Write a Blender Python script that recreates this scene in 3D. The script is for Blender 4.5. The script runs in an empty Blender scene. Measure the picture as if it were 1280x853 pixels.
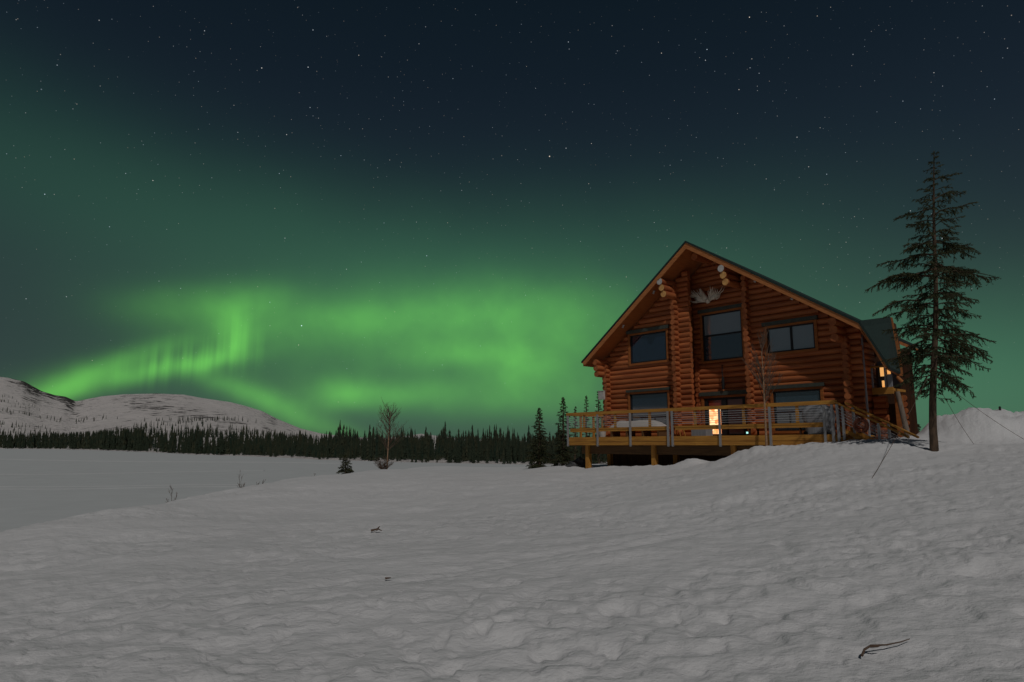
import bpy, bmesh, math, random
import numpy as np
from mathutils import Vector, Matrix

R = math.radians
rnd = random.Random(11)
S = bpy.context.scene
COL = S.collection

# ------------------------------------------------------------ camera
FPX = 853.0
PITCH = math.atan((556.5 - 426.5) / FPX)
cam_d = bpy.data.cameras.new('camera')
cam = bpy.data.objects.new('camera', cam_d); COL.objects.link(cam)
cam.location = (0, 0, 0)
cam.rotation_euler = (math.pi / 2 + PITCH, 0, 0)
cam_d.sensor_width = 36.0
cam_d.lens = 36.0 * FPX / 1280.0
cam_d.clip_start = 0.1
cam_d.clip_end = 12000
S.camera = cam

def ray(x, y):
    v = (426.5 - y) / FPX
    return Vector(((x - 640) / FPX, math.cos(PITCH) - v * math.sin(PITCH), math.sin(PITCH) + v * math.cos(PITCH)))
def at(x, y, Y):
    """the point of the place seen at pixel x, y of the photograph and Y metres ahead"""
    r = ray(x, y); return r * (Y / r.y)
def azel(x, y):
    r = ray(x, y).normalized(); return math.degrees(math.atan2(r.x, r.y)), math.degrees(math.asin(r.z))

# ------------------------------------------------------------ render settings
S.view_settings.view_transform = 'Standard'
S.view_settings.look = 'None'
S.view_settings.exposure = 0.0
S.view_settings.gamma = 1.0
S.view_settings.use_curve_mapping = False
S.cycles.use_denoising = True
S.cycles.denoising_input_passes = 'RGB_ALBEDO_NORMAL'
S.cycles.max_bounces = 6
S.cycles.sample_clamp_indirect = 3.0

# ------------------------------------------------------------ moon (the one sun lamp)
TRAVEL = Vector((-0.30, 1.95, -2.05)).normalized()
sd = bpy.data.lights.new('moonlight', 'SUN'); sd.energy = 0.94; sd.angle = R(0.5); sd.color = (1.0, 0.968, 0.93)
so = bpy.data.objects.new('moonlight', sd); COL.objects.link(so)
so.rotation_euler = TRAVEL.to_track_quat('-Z', 'Y').to_euler()
so.location = (10, -20, 30)

# ------------------------------------------------------------ world: night sky with aurora and stars
W = bpy.data.worlds.new('World'); S.world = W; W.use_nodes = True
nt = W.node_tree; nt.nodes.clear()
def N(t, **k):
    n = nt.nodes.new(t)
    for a, v in k.items(): setattr(n, a, v)
    return n
def LK(a, b): nt.links.new(a, b)
def setin(sock, v):
    if hasattr(v, 'is_linked') or isinstance(v, bpy.types.NodeSocket): nt.links.new(v, sock)
    else: sock.default_value = v
def M(op, a, b=None, c=None, clamp=False):
    n = N('ShaderNodeMath', operation=op, use_clamp=clamp)
    setin(n.inputs[0], a)
    if b is not None: setin(n.inputs[1], b)
    if c is not None: setin(n.inputs[2], c)
    return n.outputs[0]
tc = N('ShaderNodeTexCoord')
nrm = N('ShaderNodeVectorMath', operation='NORMALIZE'); LK(tc.outputs['Generated'], nrm.inputs[0])
sep = N('ShaderNodeSeparateXYZ'); LK(nrm.outputs[0], sep.inputs[0])
el = M('MULTIPLY', M('ARCSINE', sep.outputs[2]), 180 / math.pi)
az = M('MULTIPLY', M('ARCTAN2', sep.outputs[0], sep.outputs[1]), 180 / math.pi)
ae = N('ShaderNodeCombineXYZ'); LK(az, ae.inputs[0]); LK(el, ae.inputs[1])
wn = N('ShaderNodeTexNoise'); wn.inputs['Scale'].default_value = 0.16; wn.inputs['Detail'].default_value = 3; wn.inputs['Roughness'].default_value = 0.45
LK(ae.outputs[0], wn.inputs['Vector'])
ws = N('ShaderNodeVectorMath', operation='SUBTRACT'); LK(wn.outputs['Color'], ws.inputs[0]); ws.inputs[1].default_value = (0.5, 0.5, 0.5)
wm = N('ShaderNodeVectorMath', operation='MULTIPLY'); LK(ws.outputs[0], wm.inputs[0]); wm.inputs[1].default_value = (2.4, 1.2, 0)
wa = N('ShaderNodeVectorMath', operation='ADD'); LK(ae.outputs[0], wa.inputs[0]); LK(wm.outputs[0], wa.inputs[1])
DEG = 14.9
def blob(x, y, sx, sy, rot, amp, warped=True):
    a, e = azel(x, y)
    mp = N('ShaderNodeMapping', vector_type='TEXTURE')
    LK(wa.outputs[0] if warped else ae.outputs[0], mp.inputs['Vector'])
    mp.inputs['Location'].default_value = (a, e, 0)
    mp.inputs['Rotation'].default_value = (0, 0, R(rot))
    mp.inputs['Scale'].default_value = (sx / DEG, sy / DEG, 1)
    d = N('ShaderNodeVectorMath', operation='DOT_PRODUCT'); LK(mp.outputs[0], d.inputs[0]); LK(mp.outputs[0], d.inputs[1])
    return M('MULTIPLY', M('POWER', 2.718, M('MULTIPLY', d.outputs['Value'], -0.5)), amp)
def total(bl):
    t = None
    for b in bl:
        v = blob(*b)
        t = v if t is None else M('ADD', t, v)
    return t
# broad teal-green glow
broad = total([
    (540, 405, 270, 80, 0, 0.056), (560, 335, 250, 60, 0, 0.026), (20, 205, 190, 58, -8, 0.024),
    (320, 260, 220, 50, -8, 0.010), (900, 360, 170, 80, 0, 0.022), (1200, 485, 170, 70, 0, 0.105), (560, 520, 330, 40, 0, 0.035)])
# bright yellow-green bands
bright = total([
    (250, 388, 46, 17, 0, 0.14), (318, 374, 30, 15, 14, 0.14), (303, 410, 10, 20, 6, 0.12), (280, 412, 12, 22, 0, 0.10),
    (288, 436, 26, 8, 32, 0.15), (222, 457, 50, 7, 13, 0.18), (150, 476, 42, 7, 17, 0.12), (118, 464, 58, 8, 25, 0.15), (170, 444, 55, 9, 18, 0.05), (80, 488, 22, 9, 28, 0.28), (150, 462, 80, 16, 18, 0.03),
    (480, 398, 120, 22, 3, 0.10), (420, 402, 60, 14, 4, 0.07), (620, 388, 100, 26, -2, 0.12), (565, 443, 46, 13, 2, 0.17), (650, 458, 34, 18, 0, 0.18), (640, 430, 18, 30, 0, 0.06),
    (580, 430, 165, 46, 0, 0.085), (432, 492, 34, 13, 0, 0.20), (480, 494, 60, 11, 4, 0.08), (560, 497, 90, 14, -2, 0.09), (660, 490, 80, 20, 0, 0.08), (306, 490, 36, 10, -20, 0.11), (355, 508, 55, 10, -22, 0.13),
    (400, 530, 40, 8, -16, 0.05), (715, 430, 50, 45, 0, 0.10), (400, 435, 110, 34, 6, 0.055)])
# soft variation and vertical rays
n2 = N('ShaderNodeTexNoise'); n2.inputs['Scale'].default_value = 0.35; n2.inputs['Detail'].default_value = 2.5
LK(wa.outputs[0], n2.inputs['Vector'])
var = N('ShaderNodeMapRange'); LK(n2.outputs[0], var.inputs[0]); var.inputs[1].default_value = 0.3; var.inputs[2].default_value = 0.7; var.inputs[3].default_value = 0.85; var.inputs[4].default_value = 1.15
stv = N('ShaderNodeMapping'); LK(ae.outputs[0], stv.inputs['Vector']); stv.inputs['Scale'].default_value = (1.5, 0.06, 1)
n3 = N('ShaderNodeTexNoise'); n3.inputs['Scale'].default_value = 1.0; n3.inputs['Detail'].default_value = 2
LK(stv.outputs[0], n3.inputs['Vector'])
rr = N('ShaderNodeMapRange'); LK(n3.outputs[0], rr.inputs[0]); rr.inputs[1].default_value = 0.42; rr.inputs[2].default_value = 0.66; rr.inputs[3].default_value = 0.0; rr.inputs[4].default_value = 1.0
rays = M('MULTIPLY', total([(225, 452, 42, 12, 13, 0.16, False), (296, 425, 14, 20, 0, 0.12, False)]), rr.outputs[0])
bright = M('ADD', M('MULTIPLY', M('MULTIPLY', bright, var.outputs[0]), 0.92), rays)
# base gradient by elevation
gr = N('ShaderNodeValToRGB'); LK(M('DIVIDE', M('ADD', el, 10.0), 100.0, clamp=True), gr.inputs[0])
cr = gr.color_ramp
pts = [(0.0, (.030, .045, .050)), (0.10, (.042, .055, .052)), (0.16, (.028, .040, .046)), (0.22, (.0210, .031, .040)), (0.27, (.0145, .0235, .034)), (0.33, (.0095, .0170, .0275)), (0.40, (.0062, .0125, .0205)), (0.47, (.0042, .0095, .0155)), (1.0, (.0025, .006, .012))]
cr.elements[0].position = 0; cr.elements[0].color = (*pts[0][1], 1)
cr.elements[1].position = 1; cr.elements[1].color = (*pts[-1][1], 1)
for p, c in pts[1:-1]:
    e = cr.elements.new(p); e.color = (*c, 1)
def scale_col(col, f):
    n = N('ShaderNodeVectorMath', operation='SCALE'); n.inputs[0].default_value = col; LK(f, n.inputs['Scale']); return n.outputs[0]
def addv(a, b):
    n = N('ShaderNodeVectorMath', operation='ADD'); LK(a, n.inputs[0]); LK(b, n.inputs[1]); return n.outputs[0]
skyc = addv(gr.outputs[0], scale_col((0.23, 1.0, 0.40), broad))
skyc = addv(skyc, scale_col((0.235, 1.0, 0.095), bright))
# stars: points scattered over the direction sphere
def star_layer(scale, rad, gain, power):
    v = N('ShaderNodeTexVoronoi', feature='F1'); LK(nrm.outputs[0], v.inputs['Vector']); v.inputs['Scale'].default_value = scale
    m = N('ShaderNodeMapRange'); LK(v.outputs['Distance'], m.inputs[0]); m.inputs[1].default_value = rad; m.inputs[2].default_value = rad * 0.3
    m.inputs[3].default_value = 0; m.inputs[4].default_value = 1
    s = N('ShaderNodeSeparateColor'); LK(v.outputs['Color'], s.inputs[0])
    b = M('MULTIPLY', M('POWER', s.outputs[0], power), gain)
    tint = N('ShaderNodeMix', data_type='RGBA'); LK(s.outputs[1], tint.inputs[0]); tint.inputs[6].default_value = (1, .82, .62, 1); tint.inputs[7].default_value = (.68, .84, 1, 1)
    o = N('ShaderNodeVectorMath', operation='SCALE'); LK(tint.outputs[2], o.inputs[0]); LK(M('MULTIPLY', m.outputs[0], b), o.inputs['Scale'])
    return o.outputs[0]
stars = addv(star_layer(34, 0.032, 2.6, 4.0), addv(star_layer(90, 0.060, 1.2, 2.5), star_layer(150, 0.085, 0.35, 1.5)))
fade = N('ShaderNodeMapRange'); LK(el, fade.inputs[0]); fade.inputs[1].default_value = 2; fade.inputs[2].default_value = 22
fade.inputs[3].default_value = 0.25; fade.inputs[4].default_value = 1
stf = N('ShaderNodeVectorMath', operation='SCALE'); LK(stars, stf.inputs[0]); LK(fade.outputs[0], stf.inputs['Scale'])
skyc = addv(skyc, stf.outputs[0])
bg = N('ShaderNodeBackground'); LK(skyc, bg.inputs[0]); bg.inputs[1].default_value = 1.0
wo = N('ShaderNodeOutputWorld'); LK(bg.outputs[0], wo.inputs[0])

# ------------------------------------------------------------ materials
def mat(name, col, rough=0.7, spec=0.3, metal=0.0):
    m = bpy.data.materials.new(name); m.use_nodes = True
    b = m.node_tree.nodes['Principled BSDF']
    b.inputs['Base Color'].default_value = (*col, 1); b.inputs['Roughness'].default_value = rough
    b.inputs['Specular IOR Level'].default_value = spec; b.inputs['Metallic'].default_value = metal
    return m
def noise_mat(name, c1, c2, scale=5, stretch=(1, 1, 1), rough=0.75, bump=0.2, detail=5, island=0.0, lo=0.35, hi=0.65, spec=0.3, bdist=0.01, metal=0.0):
    m = mat(name, c1, rough, spec, metal); t = m.node_tree; b = t.nodes['Principled BSDF']
    co = t.nodes.new('ShaderNodeTexCoord'); mp = t.nodes.new('ShaderNodeMapping'); mp.inputs['Scale'].default_value = stretch
    t.links.new(co.outputs['Object'], mp.inputs[0])
    n = t.nodes.new('ShaderNodeTexNoise'); n.inputs['Scale'].default_value = scale; n.inputs['Detail'].default_value = detail
    t.links.new(mp.outputs[0], n.inputs['Vector'])
    r = t.nodes.new('ShaderNodeMapRange'); t.links.new(n.outputs[0], r.inputs[0]); r.inputs[1].default_value = lo; r.inputs[2].default_value = hi
    mx = t.nodes.new('ShaderNodeMix'); mx.data_type = 'RGBA'; t.links.new(r.outputs[0], mx.inputs[0])
    mx.inputs[6].default_value = (*c1, 1); mx.inputs[7].default_value = (*c2, 1)
    out = mx.outputs[2]
    if island > 0:
        g = t.nodes.new('ShaderNodeNewGeometry'); hs = t.nodes.new('ShaderNodeHueSaturation')
        q = t.nodes.new('ShaderNodeMapRange'); t.links.new(g.outputs['Random Per Island'], q.inputs[0]); q.inputs[3].default_value = 1 - island; q.inputs[4].default_value = 1 + island
        t.links.new(q.outputs[0], hs.inputs['Value']); t.links.new(out, hs.inputs['Color']); out = hs.outputs[0]
    t.links.new(out, b.inputs['Base Color'])
    if bump:
        bp = t.nodes.new('ShaderNodeBump'); bp.inputs['Strength'].default_value = bump; bp.inputs['Distance'].default_value = bdist
        t.links.new(n.outputs[0], bp.inputs['Height']); t.links.new(bp.outputs[0], b.inputs['Normal'])
    return m
MT = {}
MT['log'] = noise_mat('varnished_log', (.33, .092, .032), (.47, .155, .052), 2.2, (.35, 3, 3), rough=.6, bump=.25, island=.22, bdist=.02)
MT['logside'] = noise_mat('varnished_side_log', (.33, .092, .032), (.47, .155, .052), 2.2, (3, .35, 3), rough=.6, bump=.25, island=.22, bdist=.02)
MT['endgrain'] = noise_mat('log_end_grain', (.60, .26, .085), (.36, .13, .040), 9, rough=.8, bump=.2, island=.25)
MT['endcut'] = noise_mat('fresh_cut_end', (.80, .45, .16), (.62, .30, .10), 9, rough=.8, bump=.2)
MT['trim'] = noise_mat('cedar_trim', (.42, .14, .035), (.30, .095, .025), 3, (.5, 6, 6), rough=.65)
MT['barge'] = noise_mat('bargeboard_wood', (.55, .21, .070), (.42, .15, .048), 4, (.4, 5, 5), rough=.65)
MT['soffit'] = noise_mat('soffit_boards', (.46, .15, .040), (.36, .11, .03), 5, (8, .4, 1), rough=.7)
MT['deck'] = noise_mat('deck_lumber', (.56, .27, .050), (.40, .175, .035), 3, (.5, 6, 6), rough=.7, island=.12)
MT['deckpost'] = noise_mat('deck_post_lumber', (.56, .27, .050), (.40, .175, .035), 3, (6, 6, .5), rough=.7, island=.1)
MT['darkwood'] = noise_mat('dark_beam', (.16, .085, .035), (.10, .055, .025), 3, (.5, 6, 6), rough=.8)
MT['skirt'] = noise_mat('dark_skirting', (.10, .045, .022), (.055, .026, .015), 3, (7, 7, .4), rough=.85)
MT['roof'] = noise_mat('green_shingle', (.018, .036, .032), (.030, .050, .044), 14, rough=.8, bump=.4)
MT['flash'] = noise_mat('green_header_flashing', (.075, .085, .070), (.055, .062, .052), 6, rough=.55)
MT['steel'] = mat('galvanised_steel', (.38, .38, .38), .42, .5, .35)
MT['cable'] = mat('steel_cable', (.62, .64, .66), .35, .5, .5)
MT['frame'] = mat('dark_window_frame', (.018, .018, .02), .5)
MT['iron'] = mat('black_iron', (.02, .018, .018), .5)
MT['white'] = noise_mat('weathered_white', (.62, .60, .56), (.5, .49, .46), 8, rough=.6)
MT['bone'] = noise_mat('antler_bone', (.85, .78, .66), (.66, .59, .48), 8, rough=.6)
MT['greypaint'] = noise_mat('grey_weathered_boards', (.34, .35, .37), (.25, .26, .28), 5, (6, 6, .5), rough=.7)
MT['postgrey'] = noise_mat('weathered_post', (.26, .21, .17), (.16, .12, .09), 5, (6, 6, .5), rough=.8)
MT['bark'] = noise_mat('spruce_bark', (.13, .085, .055), (.055, .038, .026), 14, (1, 1, .35), rough=.95, bump=.8, bdist=.02)
MT['needle'] = noise_mat('spruce_needles', (.050, .062, .030), (.085, .088, .042), 3, rough=.8, bump=0, spec=.15)
MT['farneedle'] = noise_mat('far_spruce_needles', (.026, .044, .030), (.060, .062, .036), .35, rough=.9, bump=0, spec=.1)
MT['birch'] = noise_mat('birch_bark', (.44, .28, .17), (.25, .15, .09), 9, (1, 1, 3), rough=.8, bump=.2)
MT['twig'] = mat('thin_twig', (.13, .085, .06), .9)
MT['shingle'] = MT['roof']
MT['bandred'] = noise_mat('red_brown_coil', (.36, .12, .07), (.22, .08, .05), 12, rough=.8)

def glass_mat(name, col, rough=.04, wave=None):
    m = mat(name, col, rough, .9); b = m.node_tree.nodes['Principled BSDF']
    b.inputs['IOR'].default_value = 2.1
    return m
MT['glass'] = glass_mat('dark_reflecting_glass', (.015, .030, .055))
MT['glass_pale'] = glass_mat('glass_pale_blind_and_reflection', (.26, .31, .34))  # pale blind colour; on the middle upper pane it paints in reflected snow
MT['glass_mid'] = glass_mat('glass_over_dim_room', (.035, .065, .090))
MT['glass_red'] = mat('door_glass_red_curtain', (.30, .06, .035), .15, .8)
MT['glass_purple'] = mat('door_glass_purple_reflection', (.17, .07, .075), .12, .8)  # purple base colour stands in for a reflection on the door glass
def lit_mat(name, c1, c2, strength, scale):
    m = bpy.data.materials.new(name); m.use_nodes = True; t = m.node_tree; b = t.nodes['Principled BSDF']
    b.inputs['Base Color'].default_value = (.3, .15, .06, 1)
    co = t.nodes.new('ShaderNodeTexCoord'); v = t.nodes.new('ShaderNodeTexVoronoi'); v.distance = 'CHEBYCHEV'; v.inputs['Scale'].default_value = scale
    t.links.new(co.outputs['Object'], v.inputs['Vector'])
    s = t.nodes.new('ShaderNodeSeparateColor'); t.links.new(v.outputs['Color'], s.inputs[0])
    mx = t.nodes.new('ShaderNodeMix'); mx.data_type = 'RGBA'; t.links.new(s.outputs[0], mx.inputs[0]); mx.inputs[6].default_value = (*c1, 1); mx.inputs[7].default_value = (*c2, 1)
    t.links.new(mx.outputs[2], b.inputs['Emission Color']); b.inputs['Emission Strength'].default_value = strength
    return m
MT['lit'] = lit_mat('lamplit_room', (1.0, .24, .05), (1.0, .72, .38), 1.5, 6.0)
MT['lit2'] = lit_mat('lamplit_balcony_room', (1.0, .36, .08), (1.0, .62, .22), .8, 5.0)
def emit(name, c, s):
    m = mat(name, c); b = m.node_tree.nodes['Principled BSDF']; b.inputs['Emission Color'].default_value = (*c, 1); b.inputs['Emission Strength'].default_value = s; return m
MT['solar'] = emit('solar_led', (.45, .95, .85), 1.2)

# snow
def snow_mat(name, fine=1.0, rock=False, base=(.80, .79, .79)):
    m = bpy.data.materials.new(name); m.use_nodes = True; t = m.node_tree; b = t.nodes['Principled BSDF']
    L = t.links.new
    b.inputs['Roughness'].default_value = .9; b.inputs['Specular IOR Level'].default_value = .0
    co = t.nodes.new('ShaderNodeTexCoord')
    n1 = t.nodes.new('ShaderNodeTexNoise'); n1.inputs['Scale'].default_value = .45; n1.inputs['Detail'].default_value = 8; n1.inputs['Roughness'].default_value = .62; L(co.outputs['Object'], n1.inputs['Vector'])
    mx = t.nodes.new('ShaderNodeMix'); mx.data_type = 'RGBA'; L(n1.outputs[0], mx.inputs[0]); mx.inputs[6].default_value = tuple(c * .80 for c in base) + (1,); mx.inputs[7].default_value = (*base, 1)
    out = mx.outputs[2]
    if rock:
        mp = t.nodes.new('ShaderNodeMapping'); mp.inputs['Scale'].default_value = (1, 1, 3.2); L(co.outputs['Object'], mp.inputs[0])
        n2 = t.nodes.new('ShaderNodeTexNoise'); n2.inputs['Scale'].default_value = .030; n2.inputs['Detail'].default_value = 9; n2.inputs['Roughness'].default_value = .68; L(mp.outputs[0], n2.inputs['Vector'])
        g = t.nodes.new('ShaderNodeNewGeometry'); sp = t.nodes.new('ShaderNodeSeparateXYZ'); L(g.outputs['Normal'], sp.inputs[0])
        st = t.nodes.new('ShaderNodeMath'); st.operation = 'MULTIPLY_ADD'; L(sp.outputs[2], st.inputs[0]); st.inputs[1].default_value = -.9; st.inputs[2].default_value = .9
        at_ = t.nodes.new('ShaderNodeAttribute'); at_.attribute_name = 'rockiness'
        ad0 = t.nodes.new('ShaderNodeMath'); ad0.operation = 'ADD'; L(n2.outputs[0], ad0.inputs[0]); L(st.outputs[0], ad0.inputs[1])
        ad = t.nodes.new('ShaderNodeMath'); ad.operation = 'ADD'; L(ad0.outputs[0], ad.inputs[0]); L(at_.outputs['Fac'], ad.inputs[1])
        r = t.nodes.new('ShaderNodeMapRange'); L(ad.outputs[0], r.inputs[0]); r.inputs[1].default_value = .595; r.inputs[2].default_value = .69
        m2 = t.nodes.new('ShaderNodeMix'); m2.data_type = 'RGBA'; L(r.outputs[0], m2.inputs[0]); L(out, m2.inputs[6]); m2.inputs[7].default_value = (.10, .095, .09, 1)
        out = m2.outputs[2]
        mb = t.nodes.new('ShaderNodeBump'); mb.inputs['Strength'].default_value = .9; mb.inputs['Distance'].default_value = 14; L(n2.outputs[0], mb.inputs['Height']); L(mb.outputs[0], b.inputs['Normal'])
    else:
        a = t.nodes.new('ShaderNodeTexNoise'); a.inputs['Scale'].default_value = 5; a.inputs['Detail'].default_value = 6; a.inputs['Roughness'].default_value = .6
        mpp = t.nodes.new('ShaderNodeMapping'); mpp.inputs['Scale'].default_value = (.8, 1.15, 1); mpp.inputs['Rotation'].default_value = (0, 0, R(-15)); L(co.outputs['Object'], mpp.inputs[0]); L(mpp.outputs[0], a.inputs['Vector'])
        bp = t.nodes.new('ShaderNodeBump'); bp.inputs['Strength'].default_value = fine; bp.inputs['Distance'].default_value = .042; L(a.outputs[0], bp.inputs['Height'])
        c = t.nodes.new('ShaderNodeTexNoise'); c.inputs['Scale'].default_value = 34; c.inputs['Detail'].default_value = 3; L(co.outputs['Object'], c.inputs['Vector'])
        bp2 = t.nodes.new('ShaderNodeBump'); bp2.inputs['Strength'].default_value = .5 * fine; bp2.inputs['Distance'].default_value = .01; L(c.outputs[0], bp2.inputs['Height']); L(bp.outputs[0], bp2.inputs['Normal'])
        L(bp2.outputs[0], b.inputs['Normal'])
    L(out, b.inputs['Base Color'])
    return m
MT['snow'] = snow_mat('packed_snow', 1.0, base=(.86, .85, .85))
MT['lake'] = snow_mat('lake_snow', .5, base=(.72, .74, .74))
MT['mountain'] = snow_mat('mountain_snow', 1, True, base=(.92, .86, .83))
MT['track'] = snow_mat('track_snow', .3, base=(.80, .81, .81))
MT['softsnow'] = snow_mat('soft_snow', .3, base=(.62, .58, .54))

# ------------------------------------------------------------ object helpers
def tag(o, label=None, cat=None, group=None, kind=None):
    if label: o['label'] = label
    if cat: o['category'] = cat
    if group: o['group'] = group
    if kind: o['kind'] = kind
    return o
def empty(name, loc=(0, 0, 0), rz=0.0):
    o = bpy.data.objects.new(name, None); COL.objects.link(o); o.location = loc; o.rotation_euler = (0, 0, rz); o.empty_display_size = .3; return o
class MB:
    def __init__(s): s.v = []; s.f = []; s.mi = []; s.sm = []; s.cur = 0; s.smooth = False
    def add(s, vs, fs):
        n = len(s.v); s.v += [tuple(p) for p in vs]
        for f in fs: s.f.append(tuple(i + n for i in f)); s.mi.append(s.cur); s.sm.append(s.smooth)
    def box(s, x0, x1, y0, y1, z0, z1):
        vs = [(x, y, z) for x in (x0, x1) for y in (y0, y1) for z in (z0, z1)]
        s.add(vs, [(0, 1, 3, 2), (4, 6, 7, 5), (0, 4, 5, 1), (2, 3, 7, 6), (0, 2, 6, 4), (1, 5, 7, 3)])
    def tube(s, pts, rad, n=8, caps=True):
        pts = [Vector(p) for p in pts]
        if not hasattr(rad, '__len__'): rad = [rad] * len(pts)
        vs = []; fs = []
        t0 = (pts[-1] - pts[0]); up = Vector((0, 0, 1)) if abs(t0.normalized().z) < .9 else Vector((1, 0, 0))
        for i, p in enumerate(pts):
            t = (pts[min(i + 1, len(pts) - 1)] - pts[max(i - 1, 0)]).normalized()
            a = t.cross(up).normalized(); b = t.cross(a)
            for k in range(n):
                q = 2 * math.pi * k / n
                vs.append(p + (a * math.cos(q) + b * math.sin(q)) * rad[i])
        for i in range(len(pts) - 1):
            for k in range(n):
                fs.append((i * n + k, i * n + (k + 1) % n, (i + 1) * n + (k + 1) % n, (i + 1) * n + k))
        s.add(vs, fs)
        if caps:
            sm = s.smooth; s.smooth = False
            s.add(vs[:n], [tuple(range(n))[::-1]]); s.add(vs[-n:], [tuple(range(n))]); s.smooth = sm
    def prism(s, poly, y0, y1):
        """polygon in x, z extruded along y"""
        n = len(poly); vs = [(x, y0, z) for x, z in poly] + [(x, y1, z) for x, z in poly]
        s.add(vs, [tuple(range(n)), tuple(range(n, 2 * n))[::-1]] + [(i, i + n, (i + 1) % n + n, (i + 1) % n) for i in range(n)])
    def build(s, name, m, parent=None, loc=None, rz=None):
        me = bpy.data.meshes.new(name); me.from_pydata(s.v, [], s.f)
        for q in (m if isinstance(m, (list, tuple)) else [m]): me.materials.append(q)
        me.polygons.foreach_set('material_index', s.mi); me.polygons.foreach_set('use_smooth', s.sm)
        me.update()
        o = bpy.data.objects.new(name, me); COL.objects.link(o)
        if parent: o.parent = parent
        if loc is not None: o.location = loc
        if rz is not None: o.rotation_euler = (0, 0, rz)
        return o

# ------------------------------------------------------------ numpy noise
_rs = np.random.RandomState(5)
_perm = _rs.rand(256, 256)
def vnoise(x, y):
    xi = np.floor(x).astype(int); yi = np.floor(y).astype(int); fx = x - xi; fy = y - yi
    fx = fx * fx * (3 - 2 * fx); fy = fy * fy * (3 - 2 * fy)
    g = lambda a, b: _perm[a & 255, b & 255]
    return (g(xi, yi) * (1 - fx) + g(xi + 1, yi) * fx) * (1 - fy) + (g(xi, yi + 1) * (1 - fx) + g(xi + 1, yi + 1) * fx) * fy
def fbm(x, y, o=4, p=.5):
    t = 0; a = 1; n = 0
    for i in range(o):
        t = t + a * vnoise(x * 2 ** i + 17.3 * i, y * 2 ** i + 9.1 * i); n += a; a *= p
    return t / n - .5
def sst(a, b, x):
    t = np.clip((x - a) / (b - a), 0, 1); return t * t * (3 - 2 * t)

# ------------------------------------------------------------ house frame: a to the right along the front, b away into the house, z up (0 = eye level)
TH = R(40.8)
P0 = Vector((10.764, 23.0, 0))
UU = Vector((math.sin(TH), -math.cos(TH), 0)); DD = Vector((math.cos(TH), math.sin(TH), 0))
HRZ = math.atan2(-math.cos(TH), math.sin(TH))
def H(a, b, z=0): return P0 + UU * a + DD * b + Vector((0, 0, z))
def hp(x, y, b):
    """cabin coordinates of pixel x, y on the cabin's plane of depth b"""
    r = ray(x, y); k = (P0 + DD * b).dot(DD) / r.dot(DD); q = r * k - P0
    return (q.dot(UU), b, q.z)
def to_ab(X, Y):
    dx = X - P0.x; dy = Y - P0.y
    return dx * UU.x + dy * UU.y, dx * DD.x + dy * DD.y

# ------------------------------------------------------------ ground
LAKE = -3.3
ctrl = [(0, 0, -1.25), (-3, 4, -1.35), (0, 4, -1.30), (3, 4, -1.15), (0, -15, -1.1), (20, -15, -.3), (-12, -15, -2.0), (40, 10, .9), (30, -5, .4),
        (-6, 10, -1.62), (0, 10, -1.38), (6, 10, -.95), (10, 12, -.52), (15, 15, -.15), (0, 17, -1.42), (6, 17, -.82), (-6, 17, -1.62)]
def cp(x, y, Y): q = at(x, y, Y); ctrl.append((q.x, q.y, q.z))
for a in [(1168, 563, 19), (0, 665, 13.5), (110, 645, 17), (215, 628, 21), (330, 610, 27), (390, 606, 29), (450, 604, 31), (560, 600, 35), (640, 594, 38), (520, 590, 55), (600, 587, 55), (580, 592, 46), (640, 586, 58), (500, 588, 64), (600, 585.5, 70), (640, 585, 78),
          (398, 598, 38), (440, 592, 46), (469, 587.5, 55), (546, 585, 72), (672, 584, 48), (700, 582.5, 42), (720, 583, 36), (1270, 556, 20), (1220, 556, 22), (1140, 547, 25.5)]: cp(*a)
for a, b, z in [(-12.5, -.8, -1.12), (-11.5, .4, -1.15), (2.3, 0, .14),
                (-8, 3, -1.35), (-12, 3, -1.25), (-4, 4, -1.2), (-12, 12, -1.3), (-4, 12, -.8), (3, 3, .3), (3, 9, .3), (8, 6, .3), (-2, 1.6, -.35)]:
    q = H(a, b, z); ctrl.append(tuple(q))
for x, y, b in [(730, 588.5, -.6), (760, 584.5, -.8), (800, 583.5, -.9), (845, 581, -1.1), (865, 579, -1.1), (890, 580.5, -1.1), (908, 573, -1.1), (925, 565, -1.1), (945, 560.5, -1.1), (965, 559.5, -1.1), (1000, 557.5, -1.0), (1045, 556.5, -.8), (1100, 553, -.6),
                (800, 588, -2.6), (865, 586, -2.8), (925, 577, -2.8), (965, 570, -3.0), (1045, 563, -3.0)]:
    q = hp(x, y, b); q = H(*q); ctrl.append(tuple(q))
for X, Y in [(-14.5, 13), (-14.5, 21), (-14, 28), (-16, 36), (-15, 46), (-14, 60), (-10, 82), (0, 86), (-10, 90), (0, 95), (20, 100), (-18, -15)]: ctrl.append((X, Y, -3.9))
for X, Y, z in [(20, 60, -1.5), (40, 60, -.5), (60, 30, 1.0), (50, -20, 1)]: ctrl.append((X, Y, z))
C = np.array(ctrl)
def U_(r2): return np.where(r2 > 1e-9, r2 * np.log(r2 + 1e-12), 0)
def tps():
    n = len(C); K = U_(((C[:, None, :2] - C[None, :, :2]) ** 2).sum(-1)) + np.eye(n) * .12
    P = np.c_[np.ones(n), C[:, :2]]; A = np.block([[K, P], [P.T, np.zeros((3, 3))]])
    return np.linalg.solve(A, np.r_[C[:, 2], 0, 0, 0])
_w = tps()
def tps_eval(X, Y):
    out = _w[-3] + _w[-2] * X + _w[-1] * Y
    for i in range(len(C)): out = out + _w[i] * U_((X - C[i, 0]) ** 2 + (Y - C[i, 1]) ** 2)
    return out
bumps = []
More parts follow.
